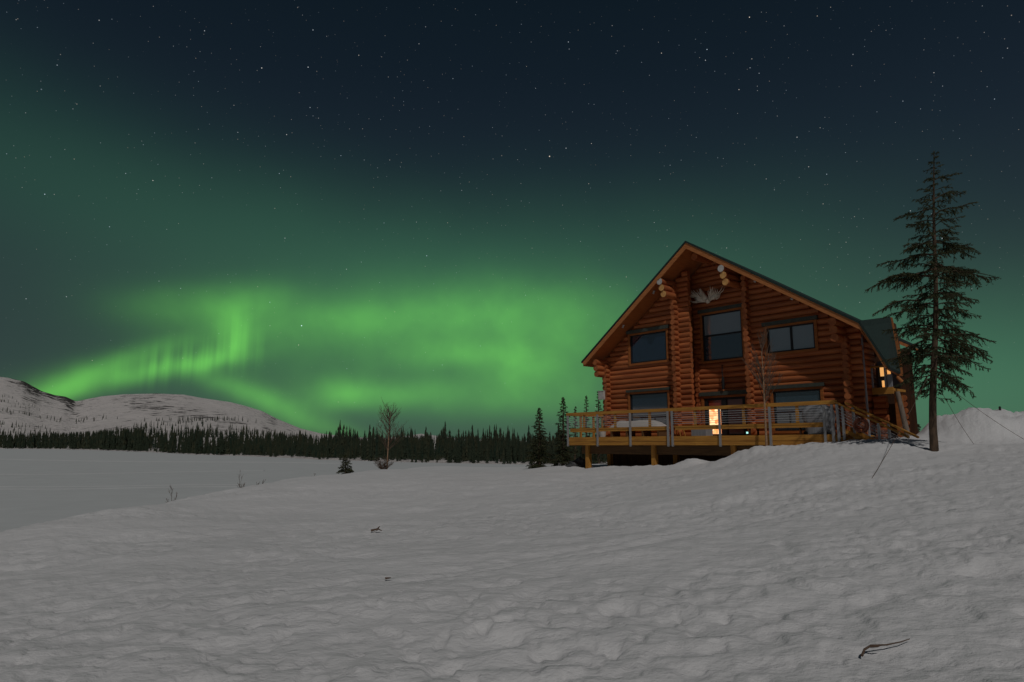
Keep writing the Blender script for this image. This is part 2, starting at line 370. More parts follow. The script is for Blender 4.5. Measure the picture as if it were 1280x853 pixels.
def bump_px(x, y, Y, amp, s1, s2, rot=0): q = at(x, y, Y); bumps.append((q.x, q.y, amp, s1, s2, rot))
def bump_ab(a, b, amp, s1, s2): q = H(a, b); bumps.append((q.x, q.y, amp, s1, s2, HRZ))
_q = hp(864, 575, -1.1); bump_ab(_q[0], -1.1, .20, .38, .45); _q = hp(948, 560, -1.0); bump_ab(_q[0], -1.0, .10, .45, .35); bump_ab(-9.8, -.9, .06, 1.1, .4); bump_ab(-12.9, .5, .18, 1.0, .5)
bump_ab(-7.0, -.9, .05, .5, .3); bump_ab(.8, -.8, .12, 1.2, .6)
bump_px(800, 716, 8.2, .07, .9, .22, .25); bump_px(905, 702, 9.0, .06, .8, .20, .2); bump_px(1215, 682, 9.5, .10, .7, .25, .1); bump_px(1190, 740, 6.6, .07, .5, .22, -.2)
bump_px(1010, 765, 6.0, .05, .7, .2, .3); bump_px(560, 700, 9.0, .05, 1.2, .25, .3); bump_px(300, 760, 6.5, .05, .8, .2, .15); bump_px(760, 640, 14, .09, 2.6, .5, .1); bump_px(1120, 610, 15, .08, 2.4, .5, .0)
MOUND = at(1245, 545, 24.0)
def gh(X, Y, rough=True):
    X = np.asarray(X, float); Y = np.asarray(Y, float)
    z = tps_eval(X, Y)
    r = np.hypot(X, Y)
    z = np.clip(z, -4.2, 2.5)
    for bx, by, am, s1, s2, ro in bumps:
        dx = X - bx; dy = Y - by; u = dx * math.cos(ro) + dy * math.sin(ro); v = -dx * math.sin(ro) + dy * math.cos(ro)
        z = z + am * np.exp(-.5 * ((u / s1) ** 2 + (v / s2) ** 2))
    # ploughed snow bank on the right
    dx = X - MOUND.x; dy = Y - MOUND.y
    m1 = np.clip(1.25 - np.sqrt((dx / np.where(dx < 0, 2.1, 5.0)) ** 2 + (dy / 1.9) ** 2), 0, .50) / .50
    m1 = m1 * m1 * (3 - 2 * m1)
    z = z + m1 * (.60 + .75 * fbm(X * .9, Y * .9, 4, .6))
    dx2 = X - (MOUND.x + 6); m2 = np.exp(-.5 * ((dx2 / 4.0) ** 2 + ((Y - MOUND.y - 1.5) / 2.2) ** 2)); z = z + .25 * m2
    if rough:
        nf = np.clip(1.15 - r / 70, .15, 1)
        ab = to_ab(X, Y)
        z = z + nf * (.16 * fbm(X * .22 + 3, Y * .5, 3) + .075 * fbm(X * .9, Y * 1.5 + 8, 3) + .060 * fbm(X * 2.0 + 5, Y * 3.0, 4, .6))
        c_, s_ = math.cos(.35), math.sin(.35); Xr = X * c_ + Y * s_; Yr = -X * s_ + Y * c_
        near = np.clip(1.3 - r / 55, .25, 1)
        z = z + near * (.026 * fbm(Xr * 3.0, Yr * 4.2 + 3, 4, .55) * (.3 + vnoise(X * .3 + 9, Y * .4)) + .034 * fbm(X * 8, Y * 8, 3, .6) * (.25 + 1.1 * vnoise(X * .5, Y * .7) ** 2) * (.5 + .5 * sst(4, 9, r)))
        # trodden prints
        pr = vnoise(X * 2.7 + 40, Y * 3.6 + 11); patch = sst(.42, .62, vnoise(X * .33 + 7, Y * .40 + 2))
        z = z - nf * .022 * sst(.55, .80, pr) * (.10 + .90 * patch)
        pr3 = vnoise(X * 4.6 + 31 + fbm(X, Y, 2), Y * 5.4 + 77); patch3 = sst(.40, .60, vnoise(X * .5 + 17, Y * .6 + 42))
        z = z - nf * .030 * sst(.55, .78, pr3) * patch3
        pr4 = vnoise(X * 8.3 + 3 + 2 * fbm(X * 2, Y * 2, 2), Y * 9.1 + 7); z = z - near * .020 * sst(.60, .80, pr4) * (.2 + patch)
        # lumpy ploughed snow on the banks by the deck and on the mound
        lump = m1 + np.exp(-.5 * (((ab[0] + 1) / 6) ** 2 + ((ab[1] + 1.3) / .8) ** 2)) * .6
        z = z + lump * (.24 * fbm(X * 2.6, Y * 2.6, 4, .6) + .10 * np.abs(fbm(X * 5.0, Y * 5.0, 2)))
        # ski track
        for s_, o_ in ((1, 0), (1, .45)):
            d = (Y - 7.5 - o_) - (X + 1) * .62 - .4 * np.sin(X * .4)
            z = z - .03 * np.exp(-(d / .09) ** 2) * sst(-4, -1, X) * (1 - sst(3, 6, X))
    return z
def g1(X, Y): return float(gh(np.array([X]), np.array([Y]))[0])

def polar_sheet(name, azs, rs, zf, m, smooth=True):
    A, RR = np.meshgrid(azs, rs, indexing='ij'); X = RR * np.sin(A); Y = RR * np.cos(A); Z = zf(X, Y, A, RR)
    na, nr = A.shape
    co = np.stack([X, Y, Z], -1).reshape(-1, 3)
    i = np.arange(na - 1)[:, None] * nr + np.arange(nr - 1)[None, :]
    f = np.stack([i, i + 1, i + nr + 1, i + nr], -1).reshape(-1, 4)
    me = bpy.data.meshes.new(name)
    me.vertices.add(len(co)); me.vertices.foreach_set('co', co.ravel())
    me.loops.add(f.size); me.loops.foreach_set('vertex_index', f.ravel().astype(np.int32))
    me.polygons.add(len(f)); me.polygons.foreach_set('loop_start', np.arange(0, f.size, 4, dtype=np.int32)); me.polygons.foreach_set('loop_total', np.full(len(f), 4, np.int32))
    me.polygons.foreach_set('use_smooth', np.full(len(f), smooth)); me.materials.append(m); me.update(calc_edges=True); me.validate()
    o = bpy.data.objects.new(name, me); COL.objects.link(o)
    return o
fine = np.linspace(R(-42), R(42), 620)
coarse = np.linspace(R(42), R(318), 120)[1:]
azs = np.r_[fine, coarse]
rs = np.geomspace(.6, 110, 470)
g = polar_sheet('snow_ground', azs, np.r_[[0.01], rs], lambda X, Y, A, RR: gh(X, Y), MT['snow'])
tag(g, 'trodden snow covered ground sloping down to the frozen lake', kind='structure')
mb = MB(); mb.add([(-9000, -9000, LAKE), (9000, -9000, LAKE), (9000, 9000, LAKE), (-9000, 9000, LAKE)], [(0, 1, 2, 3)])
tag(mb.build('frozen_lake', MT['lake']), 'flat frozen lake under smooth snow', kind='structure')

for x0, y0, x1, y1, w_ in ((-60, 572.5, 430, 581, 1.6), (-60, 611, 300, 610, .35), (-60, 608, 300, 607.5, .35), (-60, 593, 330, 590, .5)):
    tb_ = MB(); n_ = 40; L_ = []
    for i in range(n_ + 1):
        t = i / n_; r_ = ray(x0 + (x1 - x0) * t, y0 + (y1 - y0) * t + 1.2 * math.sin(t * 5)); k_ = LAKE / r_.z; L_.append(Vector((r_.x * k_, r_.y * k_, LAKE)))
    vs_ = []
    for i, p in enumerate(L_):
        d_ = (L_[min(i + 1, n_)] - L_[max(i - 1, 0)]).normalized(); s_ = Vector((-d_.y, d_.x, 0)) * w_ * (1 + .3 * math.sin(i * 1.7))
        vs_ += [p - s_ + Vector((0, 0, .004)), p + Vector((0, 0, .03 + w_ * .06)), p + s_ + Vector((0, 0, .004))]
    tb_.smooth = True; tb_.add(vs_, [q for i in range(n_) for q in ((3 * i, 3 * i + 3, 3 * i + 4, 3 * i + 1), (3 * i + 1, 3 * i + 4, 3 * i + 5, 3 * i + 2))])
    tag(tb_.build('snow_track', MT['track']), 'faint pale track crossing the frozen lake', kind='structure')
# far shore and mountain
sh_px = [(-400, 559.5), (0, 561), (80, 562), (160, 564.5), (240, 568.5), (320, 571), (400, 575), (500, 578), (600, 580), (660, 581), (760, 582), (1000, 582), (1700, 580)]
cr_px = [(-500, 480), (-200, 460), (-60, 466), (0, 472), (22, 477), (45, 489), (62, 494), (76, 496), (90, 502), (104, 499), (122, 495.5), (150, 493), (190, 492), (225, 493.5), (250, 498), (285, 503), (305, 508), (325, 514), (345, 524), (375, 536), (400, 542), (440, 547), (480, 548), (505, 546), (525, 542.5), (545, 545), (580, 549), (640, 551), (700, 552), (1000, 552), (1700, 552)]
def az_of(x): r = ray(x, 557); return math.atan2(r.x, r.y)
def rad_of(x, y, z): r = ray(x, y); k = z / r.z; return math.hypot(r.x * k, r.y * k)
sh_a = np.array([az_of(p[0]) for p in sh_px]); sh_r = np.array([rad_of(p[0], p[1], LAKE) for p in sh_px])
def slope_of(x, y): r = ray(x, y); return r.z / math.hypot(r.x, r.y)
cr_a = np.array([az_of(p[0]) for p in cr_px]); cr_s = np.array([slope_of(p[0], p[1]) for p in cr_px])
CRD = 2600.0
def shore(a): return np.interp(a, sh_a, sh_r)
def far_z(X, Y, A, RR):
    A = (A + math.pi) % (2 * math.pi) - math.pi
    s0 = shore(A); zc = np.interp(A, cr_a, cr_s) * CRD
    s = np.clip((RR - s0) / (CRD - s0), -1, 1.0)
    z = LAKE + .35 * sst(0, 6, RR - s0) + (zc - LAKE) * np.clip(s, 0, 1) ** 1.45
    rel = np.clip(s, 0, 1) * np.clip(1 - s, 0, 1) * 4
    z = z + rel * (26 * fbm(X * .004 + 3, Y * .004, 5, .55) - 30 * np.abs(fbm(X * .0022, Y * .0022 + 5, 4, .5))) * np.clip(zc / 120, .05, 1.2)
    z = z + .4 * fbm(X * .06, Y * .06, 3) * sst(0, 12, RR - s0)
    z = np.where(RR < s0, LAKE - 1.5 + 1.5 * sst(-8, 0, RR - s0), z)
    z = np.where(RR > CRD, z - (RR - CRD) * .15, z)
    z = z + 5.0 * fbm(X * .02, Y * .02, 3) * rel
    return z
def far_z1(x, y): a = math.atan2(x, y); r = math.hypot(x, y); return float(far_z(np.array([x]), np.array([y]), np.array([a]), np.array([r]))[0])
fa = np.r_[np.linspace(R(-48), R(16), 560), np.linspace(R(16), R(312), 120)[1:]]
fr = np.r_[np.geomspace(100, 2600, 300), np.linspace(2620, 3600, 12)]
mt_o = polar_sheet('mountain_terrain', fa, fr, far_z, MT['mountain'])
def rock_field():
    A, RR = np.meshgrid(fa, fr, indexing='ij'); X = RR * np.sin(A); Y = RR * np.cos(A); Z = far_z(X, Y, A, RR)
    px = 640 + 863 * np.tan(np.clip(A, -1.2, 1.2)); py = 556.5 - 863 * Z / RR * .985
    # bare dark crag falling from the left summit, and broken rock on the dome's face
    d1 = py - np.interp(px, [-60, 10, 70, 100], [474, 482, 503, 512]); m = np.exp(-.5 * (d1 / 7) ** 2) * sst(-5, 15, px) * (1 - sst(75, 105, px)) * .26
    d2 = py - np.interp(px, [150, 190, 240, 320], [508, 516, 522, 534]); m = m + np.exp(-.5 * (d2 / 5) ** 2) * sst(120, 170, px) * (1 - sst(240, 330, px)) * .11
    d3 = py - 501; m = m + np.exp(-.5 * (d3 / 5) ** 2) * np.exp(-.5 * ((px - 200) / 22) ** 2) * .07
    return m.ravel()
at_ = mt_o.data.attributes.new('rockiness', 'FLOAT', 'POINT'); at_.data.foreach_set('value', rock_field().astype(np.float32))
tag(mt_o, 'snowy mountain and far shore terrain', kind='structure')

# ------------------------------------------------------------ cabin
cabin = empty('log_cabin', P0, HRZ)
tag(cabin, 'varnished log cabin with gabled roof and lamplit door behind the deck', 'cabin')
SP = .235; LR = .1195
RID = (-6.62, 8.90); ML = (8.90 - 4.13) / (13.0 - 6.62); MR = (8.90 - 4.31) / (.46 + 6.62)
def roof_z(a): return RID[1] - (ML * (RID[0] - a) if a < RID[0] else MR * (a - RID[0]))
Z0 = .35
def frange(a, b, st):
    while a < b: yield a; a += st
def logs_x(mb, a0, a1, bc, z0, z1, openings=(), clip=True, r=LR, under=.30):
    mb.smooth = True
    for z in frange(z0 + SP / 2, z1, SP):
        l, h = a0, a1
        if clip:
            zz = z + r * .8 + under
            if zz > RID[1]: continue
            l = max(l, RID[0] - (RID[1] - zz) / ML); h = min(h, RID[0] + (RID[1] - zz) / MR)
        segs = [(l, h)]
        for o0, o1, q0, q1 in openings:
            if q0 - .02 < z < q1 + .02:
                ns = []
                for s0, s1 in segs:
                    if o1 <= s0 or o0 >= s1: ns.append((s0, s1)); continue
                    if s0 < o0: ns.append((s0, o0))
                    if s1 > o1: ns.append((o1, s1))
                segs = ns
        for s0, s1 in segs:
            if s1 - s0 < .08: continue
            rr_ = r * rnd.uniform(.97, 1.05); dz = rnd.uniform(-.006, .006); j0 = rnd.uniform(-.02, .02); j1 = rnd.uniform(-.02, .02)
            n = max(2, int((s1 - s0) / .8))
            pp = [(s0 + (s1 - s0) * i / n + (j0 if i == 0 and s0 == a0 else 0) + (j1 if i == n and s1 == a1 else 0), bc + rnd.uniform(-.005, .005), z + dz + rnd.uniform(-.004, .004)) for i in range(n + 1)]
            mb.tube(pp, [rr_ * rnd.uniform(.98, 1.02) for _ in pp], 12)
def logs_y(mb, ac, b0, b1, z0, z1, r=LR, step=SP):
    mb.smooth = True
    for z in frange(z0 + SP, z1, step):
        mb.tube([(ac + rnd.uniform(-.01, .01), b0 + rnd.uniform(-.03, .03), z), (ac + SKEW * max(0, b1 - 4), b1, z)], r * rnd.uniform(.95, 1.05), 12)
FW = 2.6; FC = FW + .13       # face and log axis of the front wall
BW = 3.4; BC = BW + .13       # recessed bay
UL = (-10.70, -8.57, 3.88, 5.24); LL = (-10.80, -8.60, .80, 2.40); UR = (-3.60, -1.65, 3.67, 4.69); LRW = (-3.49, -1.58, .55, 2.11)
UC = (-7.14, -5.18, 3.73, 5.84); DR = (-7.22, -5.18, .38, 2.06)
def grow(w, d=.07): return (w[0] - d, w[1] + d, w[2] - d, w[3] + d)
mb = MB(); logs_x(mb, -12.55, -7.32, FC, Z0, 8.6, [grow(UL), grow(LL)]); mb.build('front_wall', MT['log'], cabin)
mb = MB(); logs_x(mb, -4.62, .02, FC, Z0, 8.6, [grow(UR), grow(LRW)]); mb.build('front_wall', MT['log'], cabin)
mb = MB(); logs_x(mb, -7.62, -4.45, BC, Z0, 8.6, [grow(UC), grow(DR)]); mb.build('bay_wall', MT['log'], cabin)
# dark core behind the logs so that no gap lets the light through
def wall_core(a0, a1, b, openings):
    mb = MB(); xs = sorted(set([a0, a1] + [max(a0, min(a1, q)) for o in openings for q in o[:2]] + ([RID[0]] if a0 < RID[0] < a1 else [])))
    for x0, x1 in zip(xs, xs[1:]):
        if x1 - x0 < 1e-4: continue
        zs = [(Z0, None)]
        for o in openings:
            if o[0] <= (x0 + x1) / 2 <= o[1]:
                nz = []
                for lo, hi in zs:
                    if hi is None or o[3] < hi: nz += [(lo, o[2]), (o[3], hi)]
                    else: nz.append((lo, hi))
                zs = sorted(set(nz), key=lambda q: q[0])
        zs2 = []
        cuts = sorted([o for o in openings if o[0] <= (x0 + x1) / 2 <= o[1]], key=lambda o: o[2]); lo = Z0
        for o in cuts: zs2.append((lo, o[2])); lo = o[3]
        zs2.append((lo, None))
        for lo, hi in zs2:
            t0 = roof_z(x0) - .25 if hi is None else hi; t1 = roof_z(x1) - .25 if hi is None else hi
            mb.prism([(x0, lo), (x1, lo), (x1, t1), (x0, t0)], b, b + .06)
    return mb.build('wall_core', MT['trim'], cabin)
wall_core(-12.1, -7.95, FC + .02, [UL, LL]); wall_core(-4.43, -.45, FC + .02, [UR, LRW]); wall_core(-7.95, -4.43, BC + .02, [UC, DR])
SKEW = -.095
# end grain columns of the crossing walls
for ac, b0, b1, zt in ((-12.13, FW - .26, 8.6, 4.0), (-8.0, FW - .27, BC + .1, 7.35), (-4.43, FW - .20, BC + .1, 7.0), (-.47, FW - .26, 8.6, 4.1)):
    mb = MB(); logs_y(mb, ac, b0, b1, Z0, zt); mb.build('cross_wall', [MT['logside']], cabin)
mb = MB(); logs_x(mb, -12.4, -.7, 8.4, Z0, 6.5, under=.9); mb.build('back_wall', MT['log'], cabin)
mb = MB(); logs_y(mb, -7.52, BW - .05, BC + .1, Z0, 3.9, r=.10); mb.build('bay_corner', MT['logside'], cabin)
# vertical board on the recess, downspout
mb = MB(); mb.box(-7.83, -7.74, 2.95, 3.35, Z0, 7.1); mb.build('corner_board', MT['trim'], cabin)
mb = MB(); mb.smooth = True; mb.tube([(-7.60, 3.12, 4.55), (-7.60, 3.12, 3.3)], .05, 10); mb.build('downspout', MT['greypaint'], cabin)

# purlin stacks
for a0, z0, st in ((-8.10, 7.33, 1), (-4.95, 7.31, 1), (-.60, 4.47, 0), (-12.3, 4.05, 0)):
    for k in range(3):
        mb = MB(); mb.smooth = True
        b0 = (1.60 if st else 1.80) + .05 * k
        mb.cur = 0; mb.tube([(a0 + .06 * (k if st else 0), b0, z0 - .29 * k), (a0 + .06 * (k if st else 0), 3.6, z0 - .29 * k)], [.150, .155], 14, caps=False)
        mb.cur = 1; mb.smooth = False
        c = [(a0 + .06 * (k if st else 0) + .150 * math.cos(q * math.pi / 7), b0, z0 - .29 * k + .150 * math.sin(q * math.pi / 7)) for q in range(14)]
        mb.add(c, [tuple(range(14))]); mb.build('purlin', [MT['logside'], MT['endcut'] if k else MT['white']] if st else [MT['logside'], MT['logside']], cabin)
# ridge log
mb = MB(); mb.smooth = True; mb.tube([(RID[0], 2.2, 8.28), (RID[0], 3.6, 8.28)], .16, 14); mb.build('ridge_log', MT['logside'], cabin)

# roof: two slabs, soffit, bargeboards
RF = 1.60; RB = 9.6
SKEW = -.095
def slab(poly, y0, y1, name, m, par=cabin):
    mb = MB(); n = len(poly); k = SKEW * (y1 - y0)
    mb.add([(x, y0, z) for x, z in poly] + [(x + k, y1, z - .012 * (y1 - y0)) for x, z in poly], [tuple(range(n)), tuple(range(n, 2 * n))[::-1]] + [(i, i + n, (i + 1) % n + n, (i + 1) % n) for i in range(n)])
    return mb.build(name, m, par)
LT = (-13.0, 4.13); RT = (.46, 4.31)
KT = (1.50, 2.28)   # foot of the steep skirt roof
roof = slab([(LT[0], LT[1] - .08), (RID[0], RID[1] - .09), (RT[0], RT[1] - .09), (RT[0] + .02, RT[1]), (RID[0], RID[1]), LT], RF - .03, RB, 'roof', MT['roof'])
sf = slab([(LT[0] + .12, LT[1] - .22), (RID[0], RID[1] - .26), (RT[0] - .02, RT[1] - .24), (RT[0] - .02, RT[1] - .10), (RID[0], RID[1] - .10), (LT[0] + .12, LT[1] - .10)], RF + .05, RB - .1, 'soffit', MT['soffit'])
slab([(LT[0] + .03, LT[1] - .09), (LT[0] + .22, LT[1] - .19), (RID[0], RID[1] - .36), (RID[0], RID[1] - .095)], RF, RF + .045, 'bargeboard', MT['barge'])
slab([(RID[0] + .002, RID[1] - .095), (RID[0] + .002, RID[1] - .36), (RT[0] + .06, RT[1] - .34), (RT[0], RT[1] - .095)], RF, RF + .045, 'bargeboard', MT['barge'])
mb = MB(); mb.box(LT[0] + .06, LT[0] + .10, RF + .046, RB - .1, LT[1] - .24, LT[1] - .09); mb.build('eave_board', MT['barge'], cabin)
# steep skirt roof over the balcony, running up into a small gablet
def sheet(name, pts, off, m):
    mb = MB(); n = len(pts); o = Vector(off)
    mb.add([Vector(p) for p in pts] + [Vector(p) + o for p in pts], [tuple(range(n)), tuple(range(n, 2 * n))[::-1]] + [(i, i + n, (i + 1) % n + n, (i + 1) % n) for i in range(n)])
    return mb.build(name, m, cabin)
F0 = (RT[0] + .01, RF - .03, RT[1] + .0); F1 = hp(1113, 459, RF - .03); B1 = hp(1126, 466, 4.0); BT = hp(1113, 396, 4.0); BI = hp(1070, 401.5, 4.0)
sheet('skirt_roof', [F0, F1, B1, BT], (-.05, .0, -.07), MT['roof'])
sheet('gablet_roof', [F0, BT, BI], (-.02, .05, -.08), MT['roof'])
sheet('skirt_soffit', [(F0[0] - .06, RF + .05, F0[2] - .2), (F1[0] - .12, RF + .05, F1[2] - .02), (B1[0] - .12, 3.95, B1[2] - .02), (BT[0] - .1, 3.95, BT[2] - .2)], (-.03, 0, -.05), MT['soffit'])
sheet('gablet_bargeboard', [hp(1112, 397, 4.05), hp(1115.5, 397, 4.05), hp(1126, 440, 4.05), hp(1129, 470, 4.05), hp(1121, 470, 4.05)], (-.03, .06, 0), MT['barge'])
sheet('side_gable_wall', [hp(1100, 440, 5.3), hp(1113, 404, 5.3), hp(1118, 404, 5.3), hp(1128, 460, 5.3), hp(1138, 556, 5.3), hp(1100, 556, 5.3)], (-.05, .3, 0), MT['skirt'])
slab([(RT[0] + .004, RT[1] - .095), (RT[0] + .064, RT[1] - .34), (F1[0] - .19, F1[2] - .02), (F1[0] - .03, F1[2] + .03)], RF, RF + .045, 'bargeboard', MT['barge'])

# soffit spot lamps
for (a, b) in ((-8.72, 2.0), (-10.55, 1.95), (-3.6, 1.95), (-2.1, 1.95)):
    mb = MB(); mb.smooth = True; z = roof_z(a) - .27; mb.tube([(a, b, z), (a, b, z - .05)], .055, 10); mb.tube([(a, b, z - .05), (a - .04, b - .03, z - .13)], [.04, .055], 10)
    mb.build('soffit_lamp', MT['white'], cabin)

# windows
def window(name, o, b, panes, glass, sill=True, header=True, hd=.15, trim=.115):
    a0, a1, z0, z1 = o
    w = MB()
    t = .055; w.box(a0 - .002, a0 + t, b + .02, b + .12, z0, z1); w.box(a1 - t, a1 + .002, b + .02, b + .12, z0, z1); w.box(a0 + t, a1 - t, b + .02, b + .12, z1 - t, z1); w.box(a0 + t, a1 - t, b + .02, b + .12, z0, z0 + t)
    root = w.build(name, MT['frame'], cabin)
    for k, (p0, p1, q0, q1) in enumerate(panes):
        m = MB(); m.box(p0, p1, b + .07, b + .09, q0, q1); m.build('pane', glass[k % len(glass)], root)
    m = MB()
    if len(panes) == 2 and abs(panes[0][1] - panes[1][0]) < .3: m.box(panes[0][1], panes[1][0], b + .03, b + .12, z0 + t, z1 - t); m.build('mullion', MT['frame'], root)
    elif len(panes) == 2: m.box(a0 + t, a1 - t, b + .03, b + .12, panes[0][3], panes[1][2]); m.build('mullion', MT['frame'], root)
    m = MB(); m.box(a0 - trim, a0 - .004, b - .02, b + .14, z0 - .1, z1 + .09); m.box(a1 + .004, a1 + trim, b - .02, b + .14, z0 - .1, z1 + .09)
    m.box(a0 - .004, a1 + .004, b - .024, b + .14, z1 + .003, z1 + .09); m.box(a0 - .004, a1 + .004, b - .03, b + .14, z0 - .1, z0 - .003); m.build('trim', MT['trim'], root)
    if header:
        m = MB(); m.box(a0 - .17, a1 + .17, b - .09, b + .14, z1 + .095, z1 + .095 + hd); m.build('header', MT['flash'], root)
    return root
window('window', UL, FW, [(UL[0] + .05, UL[1] - .05, UL[2] + .05, UL[3] - .05)], [MT['glass']], hd=.16)
window('window', LL, FW, [(LL[0] + .05, LL[1] - .05, LL[2] + .05, LL[3] - .05)], [MT['glass']], hd=.12)
am = (UR[0] + UR[1]) / 2 + .02
window('window', UR, FW, [(UR[0] + .05, am - .04, UR[2] + .05, UR[3] - .05), (am + .04, UR[1] - .05, UR[2] + .05, UR[3] - .05)], [MT['glass_pale']])
window('window', LRW, FW, [(LRW[0] + .05, LRW[1] - .05, LRW[2] + .05, LRW[3] - .05)], [MT['glass_mid']], hd=.14)
window('window', UC, BW, [(UC[0] + .05, UC[1] - .05, UC[2] + .05, 4.83), (UC[0] + .05, UC[1] - .05, 4.90, UC[3] - .05)], [MT['glass_mid'], MT['glass_pale']])
# glazed double door in the bay
dm = MB(); dm.box(DR[0], DR[0] + .16, BW + .02, BW + .12, DR[2], DR[3]); dm.box(DR[1] - .16, DR[1], BW + .02, BW + .12, DR[2], DR[3]); dm.box(DR[0] + .16, DR[1] - .16, BW + .02, BW + .12, DR[3] - .10, DR[3])
dm.box(-6.36, -6.10, BW + .02, BW + .12, DR[2], DR[3] - .1); dm.box(DR[0] + .16, -6.36, BW + .02, BW + .12, DR[2], DR[2] + .1); dm.box(-6.10, DR[1] - .16, BW + .02, BW + .12, DR[2], DR[2] + .1)
door = dm.build('door', MT['frame'], cabin)
for nm, a0, a1, z0, z1, m in (('lit_pane', -7.02, -6.45, .48, 1.585, 'lit'), ('upper_pane', -7.02, -6.36, 1.60, 1.96, 'glass_red'), ('side_pane', -6.448, -6.36, .48, 1.595, 'glass_red'), ('pane', -6.10, -5.34, .48, 1.96, 'glass_purple')):
    m_ = MB(); m_.box(a0, a1, BW + .07, BW + .09, z0, z1); m_.build(nm, MT[m], door)
m_ = MB(); m_.box(DR[0] - .13, DR[0] - .003, BW - .02, BW + .14, DR[2], DR[3] + .09); m_.box(DR[1] + .003, DR[1] + .13, BW - .02, BW + .14, DR[2], DR[3] + .09); m_.box(DR[0] - .003, DR[1] + .003, BW - .024, BW + .14, DR[3] + .003, DR[3] + .09); m_.build('trim', MT['trim'], door)
m_ = MB(); m_.box(DR[0] - .2, DR[1] + .2, BW - .09, BW + .14, DR[3] + .10, DR[3] + .27); m_.build('header', MT['flash'], door)
m_ = MB(); m_.smooth = True; m_.tube([(-6.30, BW - .04, 1.25), (-6.30, BW - .04, 1.42)], .02, 8); m_.build('handle', MT['steel'], door)

# foundation skirting, set back under the deck
mb = MB()
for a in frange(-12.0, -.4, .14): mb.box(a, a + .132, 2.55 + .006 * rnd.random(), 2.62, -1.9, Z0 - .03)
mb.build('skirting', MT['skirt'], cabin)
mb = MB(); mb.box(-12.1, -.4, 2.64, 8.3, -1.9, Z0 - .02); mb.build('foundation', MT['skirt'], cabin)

# side room, balcony over its door
mb = MB(); logs_x(mb, -.45, .02, 4.6, .2, 1.9, clip=False)
mb.build('side_room_wall', MT['log'], cabin)
mb = MB(); logs_y(mb, .55, 4.75, 6.0, .1, 1.9); mb.build('side_room_wall', MT['logside'], cabin)
mb = MB(); mb.box(-.4, .9, 4.85, 4.9, .1, 3.6); mb.build('side_room_core', MT['skirt'], cabin)
mb = MB(); mb.box(.35, .60, 4.45, 4.6, .2, 1.9); mb.build('door_jamb', MT['trim'], cabin)
mb = MB(); mb.box(-.3, .12, 4.78, 4.84, 2.15, 3.2); mb.box(.2, .45, 4.78, 4.84, 2.15, 3.2); bw = mb.build('balcony_window', MT['frame'], cabin)
for (a0, a1, z0, z1) in ((-.20, .0, 2.62, 2.98), (.055, .17, 2.68, 2.95), (.06, .15, 2.50, 2.58), (-.16, -.08, 2.2, 2.45)):
    m_ = MB(); m_.box(a0, a1, 4.74, 4.77, z0, z1); m_.build('lit_pane', MT['lit2'], bw)
mb = MB(); mb.box(.0, .72, 3.35, 3.42, 1.84, 2.08); mb.box(.0, .70, 3.42, 4.6, 1.95, 2.04); bal = mb.build('balcony', MT['deck'], cabin)
for a in (-.0, .45): m_ = MB(); m_.box(a, a + .05, 3.37, 3.42, 2.08, 2.82); m_.build('balcony_post', MT['greypaint'], bal)
m_ = MB(); m_.box(.54, .70, 3.38, 3.43, 1.95, 2.55); m_.build('balcony_panel', MT['greypaint'], bal)
m_ = MB(); m_.box(-.02, .5, 3.36, 3.43, 2.821, 2.88); m_.build('balcony_rail', MT['deck'], bal)
mb = MB(); mb.smooth = True; mb.tube([(.84, 3.4, 1.9), (1.10, 3.4, .05)], [.08, .10], 12); mb.build('support_post', MT['postgrey'], cabin)
mb = MB(); mb.box(-.02, .05, 2.7, 2.78, .2, 4.0); mb.build('corner_board', MT['greypaint'], cabin)
pA = Vector(hp(1122, 472, 3.7)); pB = Vector(hp(1129, 479, 3.5)); mb = MB(); mb.smooth = True; mb.tube([pA, pB], [.06, .07], 10); mb.build('outrigger', MT['barge'], cabin)

# ------------------------------------------------------------ antlers over the window
ant = empty('moose_antlers', H(-6.75, BW - .06, 6.52), HRZ)
tag(ant, 'pale moose antlers hung high over the middle upper window', 'antlers')
mb = MB(); mb.smooth = True
for s in (-1, 1):
    # palm: thick curved plate
    N_ = 9; top = []; bot = []
    for i in range(N_):
        t = i / (N_ - 1)
        top.append((s * (.12 + .58 * t), -.05 - .25 * t * (1 - t) * 2 - .05, .02 + (.16 if s < 0 else .12) * math.sin(t * 1.9) + .02))
        bot.append((s * (.10 + .52 * t), -.05 - .30 * t * (1 - t) * 2, -.12 + .10 * t * t))
    vs = []
    for p, q in zip(top, bot): vs += [p, q, (p[0], p[1] + .03, p[2]), (q[0], q[1] + .03, q[2])]
    fs = []
    for i in range(N_ - 1):
        k = 4 * i; fs += [(k, k + 1, k + 5, k + 4), (k + 2, k + 6, k + 7, k + 3), (k, k + 4, k + 6, k + 2), (k + 1, k + 3, k + 7, k + 5)]
    fs += [(0, 2, 3, 1), (4 * N_ - 4, 4 * N_ - 3, 4 * N_ - 1, 4 * N_ - 2)]
    mb.add(vs, fs)
    for i in range(10):
        t = .05 + i / 9 * .95; p = Vector(top[min(N_ - 1, int(t * (N_ - 1)))]); Lr = .22 + .26 * rnd.random()
        d = Vector((s * (.15 + .9 * t), -.55, .9 - .6 * t)).normalized()
        mb.tube([p - d * .03, p + d * Lr * .6, p + d * Lr + Vector((0, -.03, .06))], [.022, .016, .004], 7)
    for i in range(4):
        p = Vector((s * (.15 + .12 * i), -.1, -.05 - .01 * i)); d = Vector((s * .8, -.5, -.25 + .12 * i)).normalized()
        mb.tube([p, p + d * .2, p + d * .36 + Vector((0, 0, .09))], [.028, .02, .006], 7)
